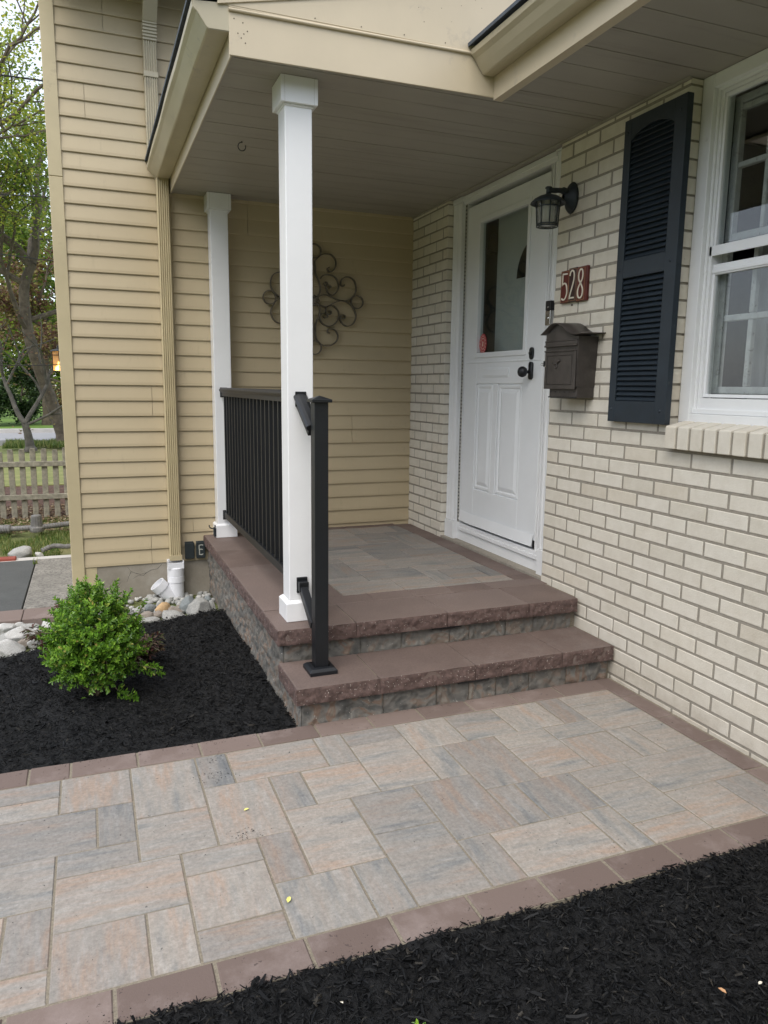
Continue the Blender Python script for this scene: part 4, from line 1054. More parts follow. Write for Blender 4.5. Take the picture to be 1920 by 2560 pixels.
# ================================================================== MAILBOX
mb = thing('mailbox', (0, -2.06, 1.30), 'worn bronze metal mailbox with curved roof on the brick below the house number', 'mailbox')
my0, my1 = -2.213, -1.945; mx = -.112; zb0, zb1 = 1.358, 1.592
def taper(z): return .012*(1.59-z)/.23
m = MB()
P = [(mx+.012, my0+.012, zb0-.050), (0-.001, my0+.012, zb0-.050), (-.001, my1-.030, zb0-.050), (mx+.012, my1-.030, zb0-.050), (mx+.012, my0+.012, zb0+.004), (-.001, my0+.012, zb0+.004), (-.001, my1-.030, zb0+.004), (mx+.012, my1-.030, zb0+.004)]
m.add(P, [(0,3,2,1),(4,5,6,7),(0,1,5,4),(1,2,6,5),(2,3,7,6),(3,0,4,7)])
m.build('newspaper_shelf', 'mail_bronze', mb, bevel=.004, bseg=2)
m = MB()
for i in range(6): m.cyl((mx+.013, my1-.045-.038*i, zb0-.024), (mx+.0105, my1-.045-.038*i, zb0-.024), .0035, n=4)
m.box(mx+.008, mx+.0118, my0+.010, my1-.028, zb0-.052, zb0-.046); m.box(mx+.008, mx+.0118, my0+.010, my1-.028, zb0-.002, zb0+.003)
m.build('shelf_trim', 'black_plastic', mb)
# body (slightly tapering down)
m = MB(); P = []
for z in (zb0, zb1+.002):
    t_ = taper(z)*.9; P += [(mx+t_*.6, my0+t_*1.0, z), (-.001, my0+t_*1.0, z), (-.001, my1-t_*.2, z), (mx+t_*.6, my1-t_*.2, z)]
m.add(P, [(0,3,2,1),(4,5,6,7),(0,1,5,4),(1,2,6,5),(2,3,7,6),(3,0,4,7)])
ym = -2.040
gab = [(my1, zb1)]+[(lx(my1, my0, f), zb1+.060*math.exp(-((lx(my1, my0, f)-ym)/.085)**2)*1.0) for f in [k/16 for k in range(17)]]+[(my0, zb1)]
m.prism(gab, 'x', mx+.001, -.002)
m.build('box', 'mail_bronze', mb, bevel=.002)
m = MB(); P = []; n = 21
for i in range(n):
    f = i/(n-1); y = lx(my1+.016, my0-.052, f); z = zb1+.004+.064*math.exp(-((y-ym)/.102)**2)-.006*abs(f-.5)*2+.010*(max(0, f-.8)/.2)
    P += [(mx-.022, y, z), (-.001, y, z+.004)]
m.add(P, [(2*i, 2*i+1, 2*i+3, 2*i+2) for i in range(n-1)])
o = m.build('lid', 'mail_bronze', mb, smooth=True); md = o.modifiers.new('s', 'SOLIDIFY'); md.thickness = .004; md.offset = 1
# front door with mouldings
m = MB(); fxm = mx-.003
m.box(fxm, mx+.002, my0+.012, my1-.001, zb0-.010, zb1-.062)
m.box(fxm-.005, fxm, my0+.010, my1-.001, zb1-.066, zb1-.058); m.box(fxm-.007, mx+.002, my0+.004, my1-.0, zb1-.042, zb1-.034); m.box(fxm-.004, mx+.002, my0+.004, my1-.0, zb1-.018, zb1-.012)
m.box(fxm-.0015, mx+.002, my0+.005, my1-.0005, zb1-.034, zb1-.018)
wy0, wy1, wz0, wz1 = my0+.040, my1-.020, zb0+.012, zb1-.085
for a, b, c, d in ((wy0, wy1, wz0, wz0+.004), (wy0, wy1, wz1, wz1+.004), (wy0, wy0+.004, wz0+.0041, wz1-.0001), (wy1-.004, wy1, wz0+.0041, wz1-.0001)): m.box(fxm-.0035, fxm, a, b, c, d)
fd = m.build('front_door', 'mail_bronze', mb, bevel=.0012)
m = MB()   # embossed horn and rosette
cy_, cz_ = -2.045, zb0+.105
m.tube([(fxm-.002, cy_+.011*math.cos(a), cz_-.004+.011*math.sin(a)) for a in [2*math.pi*k/16 for k in range(17)]], .0022, 6)
m.tube(spline([(fxm-.002, cy_-.010, cz_+.004), (fxm-.003, cy_-.020, cz_+.016), (fxm-.003, cy_-.032, cz_+.020)]), [.003]*4+[.004]*4+[.006]*3, 6)
m.tube(spline([(fxm-.002, cy_+.010, cz_+.006), (fxm-.002, cy_+.022, cz_+.014), (fxm-.002, cy_+.030, cz_+.010)]), .0018, 6)
m.tube(spline([(fxm-.002, cy_-.012, cz_-.006), (fxm-.002, cy_-.002, cz_-.018), (fxm-.002, cy_+.012, cz_-.008)]), .0018, 6)
m.build('emblem', 'mail_bronze', fd, smooth=True)
m = MB().cyl((fxm-.003, my1-.012, cz_-.006), (fxm, my1-.012, cz_-.006), .005, n=12).build('lock', 'steel', fd)
m = MB(); m.box(mx-.006, mx+.010, my1, my1+.008, cz_-.006, cz_+.022)
m.build('latch', 'black_plastic', mb, bevel=.001)
m = MB()
for s_ in (0, .008):
    m.tube(spline([(mx-.004+s_, my1+.008, cz_+.006), (mx-.004+s_, my1+.020, cz_+.012), (mx-.004+s_, my1+.030, cz_+.010), (mx-.004+s_, my1+.030, cz_+.002), (mx-.004+s_, my1+.020, cz_), (mx-.004+s_, my1+.008, cz_+.004)]), .0009, 5)
tag(m.build('clip_handle', 'steel', mb), None)

# ================================================================== WALL ART
art = thing('wall_scroll_art', (-.75, -.03, 1.93), 'round wrought-iron scroll ornament hanging on the tan siding', 'wall art')
XC = -.750
SP = [
[(-0.726,1.909),(-0.700,1.901),(-0.668,1.893),(-0.642,1.904),(-0.594,1.930),(-0.541,1.941),(-0.487,1.921),(-0.455,1.878),(-0.444,1.834),(-0.465,1.788),(-0.508,1.769),(-0.546,1.785),(-0.562,1.819),(-0.546,1.844),(-0.525,1.838),(-0.530,1.820),(-0.543,1.822)],
[(-0.726,1.953),(-0.700,1.971),(-0.658,1.974),(-0.616,1.959),(-0.568,1.944),(-0.525,1.941),(-0.482,1.961),(-0.450,1.997),(-0.445,2.042),(-0.461,2.085),(-0.499,2.105),(-0.536,2.098),(-0.557,2.070),(-0.555,2.045),(-.538,2.040),(-.530,2.052)],
[(-0.642,2.021),(-0.629,2.031),(-0.647,2.042),(-0.666,2.034),(-0.663,2.015),(-0.647,1.986),(-0.616,1.976),(-0.584,2.005),(-0.573,2.044),(-0.594,2.092),(-0.637,2.111),(-0.684,2.105),(-0.707,2.080)],
[(-0.681,2.052),(-0.673,2.038),(-0.655,2.044),(-0.660,2.059),(-0.673,2.060)],
[(-0.668,1.893),(-0.616,1.905),(-0.578,1.872),(-0.573,1.828),(-0.600,1.782),(-0.647,1.763),(-0.695,1.783),(-0.711,1.822),(-0.695,1.847),(-0.668,1.848),(-0.653,1.829),(-0.668,1.819),(-0.684,1.828)],
[(-0.660,1.893),(-0.668,1.873),(-0.661,1.851),(-0.645,1.842),(-0.629,1.850),(-0.631,1.867),(-0.647,1.867)],
[(-0.741,2.111),(-0.720,2.069),(-0.707,2.027),(-0.710,1.988),(-0.726,1.963)],
[(-0.726,1.904),(-0.710,1.876),(-0.716,1.832),(-0.737,1.787),(-0.742,1.742),(-0.740,1.688),(-0.716,1.649),(-0.674,1.628),(-0.631,1.632),(-0.589,1.663),(-0.578,1.699),(-0.594,1.733),(-0.626,1.747),(-0.653,1.741),(-0.653,1.721),(-0.637,1.717)],
[(-0.741,2.111),(-0.741,2.155),(-0.745,2.193),(-0.725,2.218),(-0.699,2.239),(-0.668,2.248),(-0.626,2.244),(-0.597,2.212),(-0.595,2.174),(-0.616,2.139),(-0.642,2.132),(-0.655,2.151),(-0.642,2.161)],
[(-.436+.044*math.cos(2*math.pi*k/14), 1.938+.044*math.sin(2*math.pi*k/14)) for k in range(15)],
]
def ribbon(m, pts, y0, y1, th):
    P = []; N = len(pts)
    for i, p in enumerate(pts):
        d = pts[min(i+1, N-1)]-pts[max(i-1, 0)]; d.normalize(); nn = Vector((-d.z, 0, d.x))*th
        for q, y in ((p+nn, y0), (p-nn, y0), (p-nn, y1), (p+nn, y1)): P.append((q.x, y, q.z))
    F = [(0, 1, 2, 3), (4*N-1, 4*N-2, 4*N-3, 4*N-4)]+[(4*i+k, 4*i+(k+1) % 4, 4*i+4+(k+1) % 4, 4*i+4+k) for i in range(N-1) for k in range(4)]
    m.add(P, F)
for sgn in (1, -1):
    for pth in SP:
        m = MB(); ribbon(m, spline([(XC+sgn*(x-XC), 0, z) for x, z in pth], 5), -.045, -.020, .0030); m.build('scroll', 'art_bronze', art)
for zc_ in (2.262, 1.614):
    m = MB(); ribbon(m, [Vector((XC+.050*math.cos(2*math.pi*k/28), 0, zc_+.046*math.sin(2*math.pi*k/28))) for k in range(29)], -.045, -.020, .0030); m.build('scroll', 'art_bronze', art)
m = MB(); m.lathe((XC, -.040, 1.932), [(.020, 0), (.022, .006), (.012, .012), (0, .014)], 14, ax=(0, -1, 0))
for k in range(8):
    a = 2*math.pi*k/8; m.lathe((XC+.026*math.cos(a), -.038, 1.932+.026*math.sin(a)), [(.012, -.004), (.013, .002), (.008, .007), (0, .009)], 10, ax=(0, -1, 0))
m.build('rosette', 'art_bronze', art, smooth=True)
m = MB(); m.cyl((XC, -.036, 1.932), (XC, -.008, 1.932), .004); m.build('hanger', 'art_bronze', art)

# ================================================================== OUTLET BOXES + E
for i, (xa, xb, lab) in enumerate(((-1.677, -1.614, 'dark outdoor outlet cover without lettering, beside the tan downspout'), (-1.601, -1.541, 'dark outdoor outlet cover painted with a white E beside the stoop'))):
    t_ = thing('outlet_cover', ((xa+xb)/2, -.02, .17), lab, 'outlet box', 'outlet covers low on the siding')
    MB().box(xa+.002, xb-.002, -.034, -.012, .170, .284).build('back_box', 'box_green', t_, bevel=.002)
    m = MB(); m.box(xa, xb, -.046, -.0342, .168, .279); cv = m.build('lid', 'box_green', t_, bevel=.003, bseg=2)
    m = MB(); m.cyl((xa+.010, -.040, .284), (xb-.010, -.040, .284), .005, n=10); m.build('hinge', 'box_green', t_)
    if i:
        m = MB(); yy = -.0462; c = (xa+xb)/2
        for pth in ([(-.010, .262), (-.011, .240), (-.009, .215), (-.010, .192)], [(-.013, .258), (.004, .261), (.016, .258)], [(-.012, .228), (.002, .231), (.014, .227)], [(-.012, .196), (.004, .193), (.016, .197)]):
            P = spline([(c+a, yy, b) for a, b in pth], 4); ribbon(m, P, yy-.0008, yy+.0006, .0028)
        m.build('letter_e', 'paint_white', cv)
# ================================================================== PVC drain
pv = thing('drain_pipe', (-1.745, -.055, -.12), 'white PVC drain fitting with angled branch below the tan downspout', 'drain pipe')
cx_, cy_ = -1.745, -.062
m = MB()
m.box(cx_-.052, cx_-.047, cy_-.045, cy_+.045, .118, .172).box(cx_+.047, cx_+.052, cy_-.045, cy_+.045, .118, .172).box(cx_-.047, cx_+.047, cy_-.045, cy_-.040, .118, .160).box(cx_-.047, cx_+.047, cy_+.040, cy_+.045, .118, .172)
m.build('adapter', 'white_pvc', pv, bevel=.001)
m = MB(); m.lathe((cx_, cy_, 0), [(.045, .124), (.0555, .120), (.0560, .118), (.0555, .068), (.0535, .066), (.0535, .064), (.0560, .063), (.0560, .022), (.0520, .019), (.0515, -.20)], 32)
m.build('riser', 'white_pvc', pv, smooth=False)
o = MB(); a = Vector((cx_-.012, cy_-.012, -.115)); b = Vector((-1.872, cy_-.020, .020)); d = (b-a).normalized()
L_ = (b-a).length
o.lathe(a, [(.046, 0), (.048, L_-.052), (.054, L_-.050), (.054, L_), (.047, L_), (.046, L_-.05), (.044, L_-.09), (0, L_-.09)], 28, ax=d)
o.build('branch', 'white_pvc', pv)

# ================================================================== ROCKS
def rock(x, y, w_, h_, mat_, label, z=None, seed=0, yaw_=0, flat=.8):
    rr = random.Random(seed); bm = bmesh.new(); bmesh.ops.create_icosphere(bm, subdivisions=4, radius=1)
    cuts = [(Vector((rr.uniform(-1, 1), rr.uniform(-1, 1), rr.uniform(-.3, 1))).normalized(), rr.uniform(.58, .88)) for _ in range(9)]
    for v_ in bm.verts:
        p = v_.co.copy()
        for nn, dd in cuts:
            q = p.dot(nn)-dd
            if q > 0: p -= nn*q*.85
        p *= 1+.10*noise.noise(p*1.6+Vector((seed, 0, 0)))+.035*noise.noise(p*5+Vector((seed, 0, 0)))+.012*noise.noise(p*14)
        v_.co = p
    me = bpy.data.meshes.new('garden_rock'); bm.to_mesh(me); bm.free(); me.materials.append(MATS[mat_]); me.shade_smooth()
    ob = bpy.data.objects.new('garden_rock', me); COL.objects.link(ob)
    ob.scale = (w_/2*1.08, w_/2*flat, h_/2*1.35); ob.rotation_euler = (rr.uniform(-.15, .15), rr.uniform(-.2, .2), yaw_+rr.uniform(-.3, .3))
    ob.location = (x, y+w_*.3, (z if z is not None else -.06)+h_*.38)
    tag(ob, label, 'rock', 'river rocks along the foundation' if x > -2.2 else 'white rocks by the driveway border')
    return ob
RK = [(-1.674,-.608,.158,.120,'rock_grey','large pale grey boulder leaning against the stoop wall, biggest by the mulch'),
(-1.713,-.465,.115,.095,'rock_slate','dark grey rock behind the large pale boulder'),
(-1.572,-.546,.045,.083,'rock_grey','small upright grey rock wedged between boulder and stoop wall'),
(-1.559,-.258,.047,.037,'rock_slate','small dark rock in the corner of stoop and foundation'),
(-1.824,-.663,.165,.072,'rock_grey','long low white-grey rock in front of the white drain pipe'),
(-1.866,-.429,.092,.064,'rock_gold','golden tan rock beside the white drain branch'),
(-1.941,-.368,.072,.050,'rock_slate','smooth blue-grey rock left of the golden rock'),
(-1.901,-.512,.070,.038,'rock_brown','brownish rock just below the golden rock'),
(-1.803,-.500,.098,.046,'rock_brown','flat brown-grey rock at the foot of the drain pipe'),
(-2.007,-.380,.070,.036,'rock_grey','grey rock right behind the shrub near the foundation'),
(-1.970,-.513,.082,.040,'rock_brown','tan-grey rock below the blue-grey rock'),
(-1.950,-.666,.115,.044,'rock_grey','flat pale rock at the mulch edge right of the shrub'),
(-2.030,-.612,.085,.040,'rock_white','pale rock touching the shrub at the mulch edge'),
(-2.028,-.493,.045,.024,'rock_slate','tiny slate rock between two grey rocks beside the shrub'),
(-1.760,-.376,.050,.022,'rock_brown','tiny brown rock at the base of the white riser pipe')]
for i, r_ in enumerate(RK): rock(r_[0], r_[1], r_[2], r_[3], r_[4], r_[5], -.085, i*7+1, flat=.75)
RL = [(-2.749,-.603,.118,.060,'rock_white','flat white rock at the left photo edge below the maroon strip'),
(-2.625,-.569,.106,.035,'rock_grey','thin grey rock tucked under the maroon paving strip'),
(-2.669,-.760,.138,.080,'rock_white','broad white rock in the middle of the left rock bed'),
(-2.735,-.700,.078,.030,'rock_grey','small grey rock behind the broad white rock'),
(-2.755,-.803,.075,.038,'rock_grey','greyish rock at the left photo edge'),
(-2.692,-1.015,.145,.085,'rock_white','large white quartz rock at the mulch edge, nearest of the left bed'),
(-2.633,-.853,.072,.044,'rock_brown','pinkish tan rock beside the large white quartz rock'),
(-2.585,-.717,.073,.050,'rock_white','white rock near the shrub with upright shape'),
(-2.585,-.886,.062,.044,'rock_grey','light grey rock under the red leafed plant'),
(-2.530,-.620,.080,.055,'rock_white','bright white rock behind the red leafed plant'),
(-2.545,-.809,.064,.044,'rock_white','small white rock half hidden by the shrub leaves'),
(-2.752,-.924,.055,.036,'rock_slate','dark grey pebble at the left photo edge above the mulch'),
(-2.505,-.739,.060,.038,'rock_brown','tan rock hidden behind the shrub on the left'),
(-2.700,-.520,.080,.032,'rock_white','narrow white rock right below the maroon strip joint')]
for i, r_ in enumerate(RL): rock(r_[0], r_[1], r_[2], r_[3], r_[4], r_[5], -.070, i*5+100, flat=.8)
rr = random.Random(4); m = MB()
for k in range(420):    # pea stones filling the gaps
    x = rr.uniform(-3.4, -1.53); y = rr.uniform(-.50, -.02) if x > -2.36 else rr.uniform(-1.15, -.48)
    if inpoly(x, y, BL): continue
    s_ = rr.uniform(.012, .03); c = Vector((x, y, -.088+rr.uniform(0, .012))); P = []
    for j, (rr_, zz) in enumerate(((.5, -.5), (1, 0), (.6, .5), (0, .6))):
        for q in range(6): P.append(c+Vector((math.cos(q*1.047+k)*s_*rr_, math.sin(q*1.047+k)*s_*rr_*.8, zz*s_)))
    m.add(P, [(j*6+q, j*6+(q+1) % 6, j*6+6+(q+1) % 6, j*6+6+q) for j in range(3) for q in range(6)])
tag(m.build('pebbles', 'rock_grey', smooth=True), 'small grey pebbles between the larger river rocks', 'pebbles', None, 'stuff')

# ================================================================== PLANTS
def leaf(m, p, d, up, L, W, fold=.25, curl=.15):
    d = d.normalized(); s_ = d.cross(up)
    if s_.length < 1e-3: s_ = d.orthogonal()
    s_.normalize(); n = s_.cross(d)
    f = n*W*fold
    P = [p, p+d*L*.30+s_*W*.5+f, p+d*L*.72+s_*W*.42+f-n*L*curl*.5, p+d*L-n*L*curl, p+d*L*.72-s_*W*.42+f-n*L*curl*.5, p+d*L*.30-s_*W*.5+f]
    m.add(P, [(0, 1, 2, 3), (0, 3, 4, 5)])
def boxwood():
    rr = random.Random(21)
    C0 = Vector((-2.272, -1.78, .205)); t_ = thing('boxwood_shrub', (-2.272, -1.78, -.03), 'round bright green leafy shrub growing in the black mulch', 'shrub')
    lm = MB(); sm = MB()
    root = Vector((-2.272, -1.78, -.04))
    n = 0
    while n < 1250:
        u_ = Vector((rr.gauss(0, 1), rr.gauss(0, 1), rr.gauss(0, 1)))
        if u_.length < .01: continue
        u_.normalize()
        if u_.z < -.75: continue
        rad = .184*(1+.10*noise.noise(u_*2.6)+.07*noise.noise(u_*6))
        k = rr.uniform(.62, 1.02) if rr.random() < .65 else rr.uniform(.35, .8)
        q = Vector((u_.x*rad*1.02, u_.y*rad, u_.z*(rad*1.12 if u_.z < 0 else rad*1.10)))*k
        if u_.z > .55: q.z += (u_.z-.55)*.16*k; q.x -= (u_.z-.55)*.02
        if u_.z < -.1: q.x *= 1+.25*u_.z; q.y *= 1+.25*u_.z
        p = C0+q
        if p.z < .0: continue
        n += 1
        d = (u_+Vector((0, 0, .55))+Vector((rr.gauss(0, .3), rr.gauss(0, .3), rr.gauss(0, .2)))).normalized()
        sprig(lm, sm, p, d, rr, rr.randint(4, 7), .0085)
    # long shoots : top and low right
    for (a, b, cnt) in (((-2.27, -1.78, .40), (-2.285, -1.79, .485), 5), ((-2.20, -1.77, .38), (-2.175, -1.76, .455), 4), ((-2.15, -1.76, .36), (-2.115, -1.78, .425), 4), ((-2.10, -1.80, .30), (-2.055, -1.80, .385), 3),
                        ((-2.19, -1.88, .03), (-2.12, -1.93, -.005), 7), ((-2.10, -1.85, .10), (-2.00, -1.87, .075), 6), ((-2.12, -1.86, .13), (-2.02, -1.88, .10), 5), ((-2.38, -1.83, .12), (-2.435, -1.86, .10), 4)):
        a, b = Vector(a), Vector(b)
        for i in range(cnt*2): sprig(lm, sm, a.lerp(b, i/(cnt*2-1))+Vector((rr.gauss(0, .006),)*3), (b-a).normalized()+Vector((rr.gauss(0, .35), rr.gauss(0, .35), .3)), rr, 3, .008)
        sm.tube([C0.lerp(a, .3), a, b], .0018, 5)
    for k in range(16):
        a = rr.uniform(0, 6.28); e = C0+Vector((math.cos(a)*.13, math.sin(a)*.13, rr.uniform(-.06, .12)))
        sm.tube(spline([root+Vector((rr.gauss(0, .012), rr.gauss(0, .012), 0)), root.lerp(e, .5)+Vector((rr.gauss(0, .02), rr.gauss(0, .02), -.02)), e], 4), [.005-.0004*i for i in range(9)], 6)
    lm.build('foliage', 'leaf_box', t_); sm.build('stem', 'stem_brown', t_)
def sprig(lm, sm, p, d, rr, pairs, step):
    d = d.normalized(); s_ = d.orthogonal().normalized()
    for i in range(pairs):
        a = i*1.571+rr.uniform(-.3, .3); sd2 = s_*math.cos(a)+d.cross(s_)*math.sin(a)
        spread = 1.15-.75*i/pairs
        for q in (1, -1):
            L = rr.uniform(.014, .024)*(1 if i < pairs-1 else .75)
            dd = (d*(1.0-.35*spread)+sd2*q*spread+Vector((rr.gauss(0, .12), rr.gauss(0, .12), rr.gauss(0, .12)))).normalized()
            leaf(lm, p+d*step*i, dd, d, L, L*rr.uniform(.46, .60), .22, rr.uniform(-.05, .2))
boxwood()
def nandina(loc, label, seed, hgt, spread):
    rr = random.Random(seed); t_ = thing('heavenly_bamboo', loc, label, 'shrub', 'red leafed plants beside the boxwood'); lm = MB(); sm = MB(); root = Vector(loc)
    for k in range(9):
        a = rr.uniform(0, 6.28); e = root+Vector((math.cos(a)*spread*rr.uniform(.4, 1), math.sin(a)*spread*rr.uniform(.4, 1), hgt*rr.uniform(.6, 1)))
        P = spline([root, root.lerp(e, .5)+Vector((0, 0, hgt*.1)), e], 5); sm.tube(P, .0022, 5)
        for i in range(3, len(P)):
            for q in range(5):
                d = Vector((rr.gauss(0, 1), rr.gauss(0, 1), rr.uniform(-.2, .6))).normalized()
                s0 = P[i]; s1 = s0+d*rr.uniform(.02, .05); sm.tube([s0, s1], .0009, 4)
                for j in range(3):
                    leaf(lm, s1, d+Vector((rr.gauss(0, .6), rr.gauss(0, .6), rr.gauss(0, .3))), Vector((0, 0, 1)), rr.uniform(.022, .036), rr.uniform(.008, .013), .15, .25)
    lm.build('foliage', 'leaf_nandina', t_); sm.build('stem', 'stem_brown', t_)
nandina((-2.42, -1.32, -.05), 'reddish leafy plant sticking out left of the green shrub by the white rocks', 1, .22, .14)
nandina((-2.08, -1.42, -.05), 'dark red leafed plant peeking out right of the green shrub over mulch', 2, .15, .10)
nandina((-2.40, -.85, -.06), 'red-brown leafed plant behind the green shrub in front of the corner board', 3, .24, .12)
# bright green sprouts at the bottom edge
def sprout(loc, label, seed, s_=1.0):
    rr = random.Random(seed); m = MB(); r0 = Vector(loc)
    for k in range(26):
        d = Vector((rr.gauss(0, .8), rr.gauss(0, .8), rr.uniform(.3, 1.2)))
        leaf(m, r0+Vector((rr.gauss(0, .012), rr.gauss(0, .012), rr.uniform(0, .03)))*s_, d, Vector((0, 0, 1)), rr.uniform(.02, .032)*s_, .014*s_, .2, .15)
    tag(m.build('sprout', 'leaf_box'), label, 'plant', 'green sprouts at the lower photo edge')
sprout((-.900, -4.172, -.01), 'bright green leafy sprout in the mulch at the lower right corner', 1, .9)
sprout((-1.652, -3.905, -.035), 'tiny pale green sprout at the bottom edge of the mulch', 2, .55)
# fallen leaves
def fallen(x, y, z, a, mat_, label, L=.02):
    m = MB(); d = Vector((math.cos(a), math.sin(a), .08)); leaf(m, Vector((x, y, z)), d, Vector((0, 0, 1)), L, L*.5, .2, .05)
    tag(m.build('fallen_leaf', mat_), label, 'leaf', 'fallen leaves')

fallen(-1.844, -2.973, .003, .3, 'leaf_fallen', 'yellow fallen leaf on the paver in the middle of the walkway', .019)
fallen(-1.819, -3.445, .003, 1.1, 'leaf_fallen', 'pale yellow leaf on a paver near the lower border', .024)
fallen(-.954, -4.078, -.008, 1.9, 'leaf_tan', 'tan brown leaf scrap on the black mulch at the lower right', .020)
fallen(-.865, -4.086, -.006, .2, 'digit_cream', 'white petal lying on the black mulch near the right corner', .014)
fallen(-1.782, -3.797, -.006, 2.0, 'digit_cream', 'white petal lying on the black mulch near the bottom middle', .011)
fallen(-2.338, -1.834+.0, -.012, .1, 'leaf_box', 'green leaf dropped in front of the round shrub', .022)
# crumbs of mulch, sand and twigs dropped on the paving
rr = random.Random(77); m = MB()
def crumb(x, y, s_, z=.001):
    a = rr.uniform(0, 6.28); L = s_*rr.uniform(.6, 2.2); W = s_*.4
    d = Vector((math.cos(a), math.sin(a), rr.uniform(-.1, .25))); q = Vector((-math.sin(a), math.cos(a), 0)); c = Vector((x, y, z))
    m.add([c-d*L/2, c+q*W, c+d*L/2, c-q*W, c+Vector((0, 0, s_*.5))], [(0, 1, 4), (1, 2, 4), (2, 3, 4), (3, 0, 4)])
for k in range(900):
    x = rr.uniform(-2.7, -.02); y = -3.684+abs(rr.gauss(0, .024))
    if noise.noise(Vector((x*6, y*6, 9)))+noise.noise(Vector((x*19, 0, 2)))*.6 > .02: crumb(x, y, rr.uniform(.0012, .0026)*(2 if rr.random() < .1 else 1))
for k in range(160): crumb(rr.uniform(-3.0, -1.5), -2.45-abs(rr.gauss(0, .02)), rr.uniform(.0015, .004))
for k in range(260): crumb(rr.uniform(-2.6, -.05), rr.uniform(-3.6, -2.5), rr.uniform(.0012, .0032))
for cx_, cy_, n_, s_ in ((-1.865, -3.106, 70, .03), (-1.895, -2.72, 60, .035), (-1.88, -2.60, 30, .03)):
    for k in range(n_): crumb(cx_+rr.gauss(0, s_), cy_+rr.gauss(0, s_*.7), rr.uniform(.0015, .004))
tag(m.build('mulch_crumbs', 'mulch'), 'dark mulch crumbs scattered over the pavers and along the border', 'debris', None, 'stuff')
# ================================================================== BACKYARD
# picket fence: weathered grey
fen = thing('picket_fence', (-3, 3.5, -.07), 'weathered grey wooden picket fence at the left in front of the red bark', 'fence')
rr = random.Random(9); fy = 3.5
m = MB(); m.box(-9, -2.40, fy-.052, fy-.022, .475, .53); m.build('rail', 'old_wood', fen, bevel=.004)
m = MB(); m.box(-9, -2.40, fy-.052, fy-.022, .125, .18); m.build('rail', 'old_wood', fen, bevel=.004)
pk = None
for k in range(60):
    x = -2.50-.1045*k+rr.uniform(-.006, .006)
    if pk is None:
        m = MB(); m.box(x-.028, x+.028, fy-.0215, fy, -.10, .655); m.box(x-.024, x+.024, fy-.0210, fy-.0005, .655, .668); pk = m.build('picket', 'old_wood', fen, bevel=.003); x0p = x
    else:
        c = pk.copy(); COL.objects.link(c); c.parent = fen; dz = rr.uniform(-.02, .015)-(.02 if x < -2.95 else 0)
        c.location = (pk.location.x+x-x0p, pk.location.y, pk.location.z+dz); c.rotation_euler = (0, rr.uniform(-.012, .012), 0)
# corrugated drain pipe, cap, rocks and log by the path
m = MB(); P = []; rad = []
for i in range(160):
    f = i/159; x = lx(-3.6, -2.40, f); y = 2.56+.05*math.sin(f*7)-.02*f; P.append((x, y, -.03+.035*f)); 
    rad.append((.038 if f < .52 else .024)*(1+(.10 if (i % 3 == 0 and (f > .42 or f < .1)) else 0)))
m.tube(P, rad, 12); tag(m.build('corrugated_pipe', 'pipe_grey', smooth=False), 'grey corrugated drain hose lying across the grass', 'hose')
m = MB(); m.lathe((-2.755, 2.50, 0), [(.062, -.045), (.066, -.03), (.066, -.005), (.055, .0), (.050, .012), (.044, .105), (.040, .112), (0, .112)], 20)
for k in range(14):
    a = 2*math.pi*k/14; m.tube([(-2.755+.050*math.cos(a), 2.5+.050*math.sin(a), .012), (-2.755+.044*math.cos(a), 2.5+.044*math.sin(a), .105)], .004, 5)
tag(m.build('downspout_adapter', 'pipe_grey'), 'grey fluted downspout adapter standing on end in the grass', 'drain fitting')
o = rock(-2.82, 1.36, .19, .085, 'rock_grey', 'jagged grey rock at the far end of the driveway', -.05, 60); o['group'] = 'rocks at the far end of the path'
o = rock(-2.68, 1.38, .07, .035, 'rock_white', 'small pale rock beside the jagged grey rock', -.05, 61); o['group'] = 'rocks at the far end of the path'
m = MB(); m.tube(spline([(-2.66, 1.46, -.02), (-2.57, 1.50, .004), (-2.47, 1.49, -.004), (-2.35, 1.52, .0)], 8), [.020+.008*noise.noise(Vector((i*.7, 0, 0))) for i in range(25)], 9)
tag(m.build('driftwood_log', 'log_grey'), 'grey driftwood log lying at the end of the concrete path', 'log')
m = MB(); m.box(-3.4, -2.835, 1.20, 1.28, -.1, -.012); tag(m.build('edging_brick', 'brick_red', bevel=.006), 'red brick edging at the far end of the driveway', 'edging')
# grass and litter
def blades(name, label, cnt, x0, x1, y0, y1, h0, h1, mat_, seed, z=-.09, flat=False):
    rr = random.Random(seed); m = MB()
    for k in range(cnt):
        x = rr.uniform(x0, x1); y = rr.uniform(y0, y1)
        if noise.noise(Vector((x*2.3, y*2.3, seed))) < -.18 and not flat: continue
        a = rr.uniform(0, 6.28); h = rr.uniform(h0, h1); w_ = h*.09+.0012; s_ = Vector((math.cos(a), math.sin(a), 0))*w_
        p = Vector((x, y, z)); t1 = p+Vector((rr.gauss(0, h*.3), rr.gauss(0, h*.3), h))
        if flat: leaf(m, p+Vector((0, 0, rr.uniform(.0, .02))), Vector((math.cos(a), math.sin(a), rr.gauss(0, .25))), Vector((0, 0, 1)), h, h*.6, .2, .1)
        else: m.add([p-s_, p+s_, t1], [(0, 1, 2)])
    return tag(m.build(name, mat_), label, name.replace('_', ' '), None, 'stuff')
blades('grass', 'patchy green grass between the driveway and the picket fence', 16000, -4.2, -2.38, 1.34, 3.4, .012, .05, 'grass_blade', 3)
blades('leaf_litter', 'dry brown leaf litter at the foot of the picket fence', 3200, -4.2, -2.38, 2.6, 4.3, .02, .045, 'litter', 4, -.075, True)
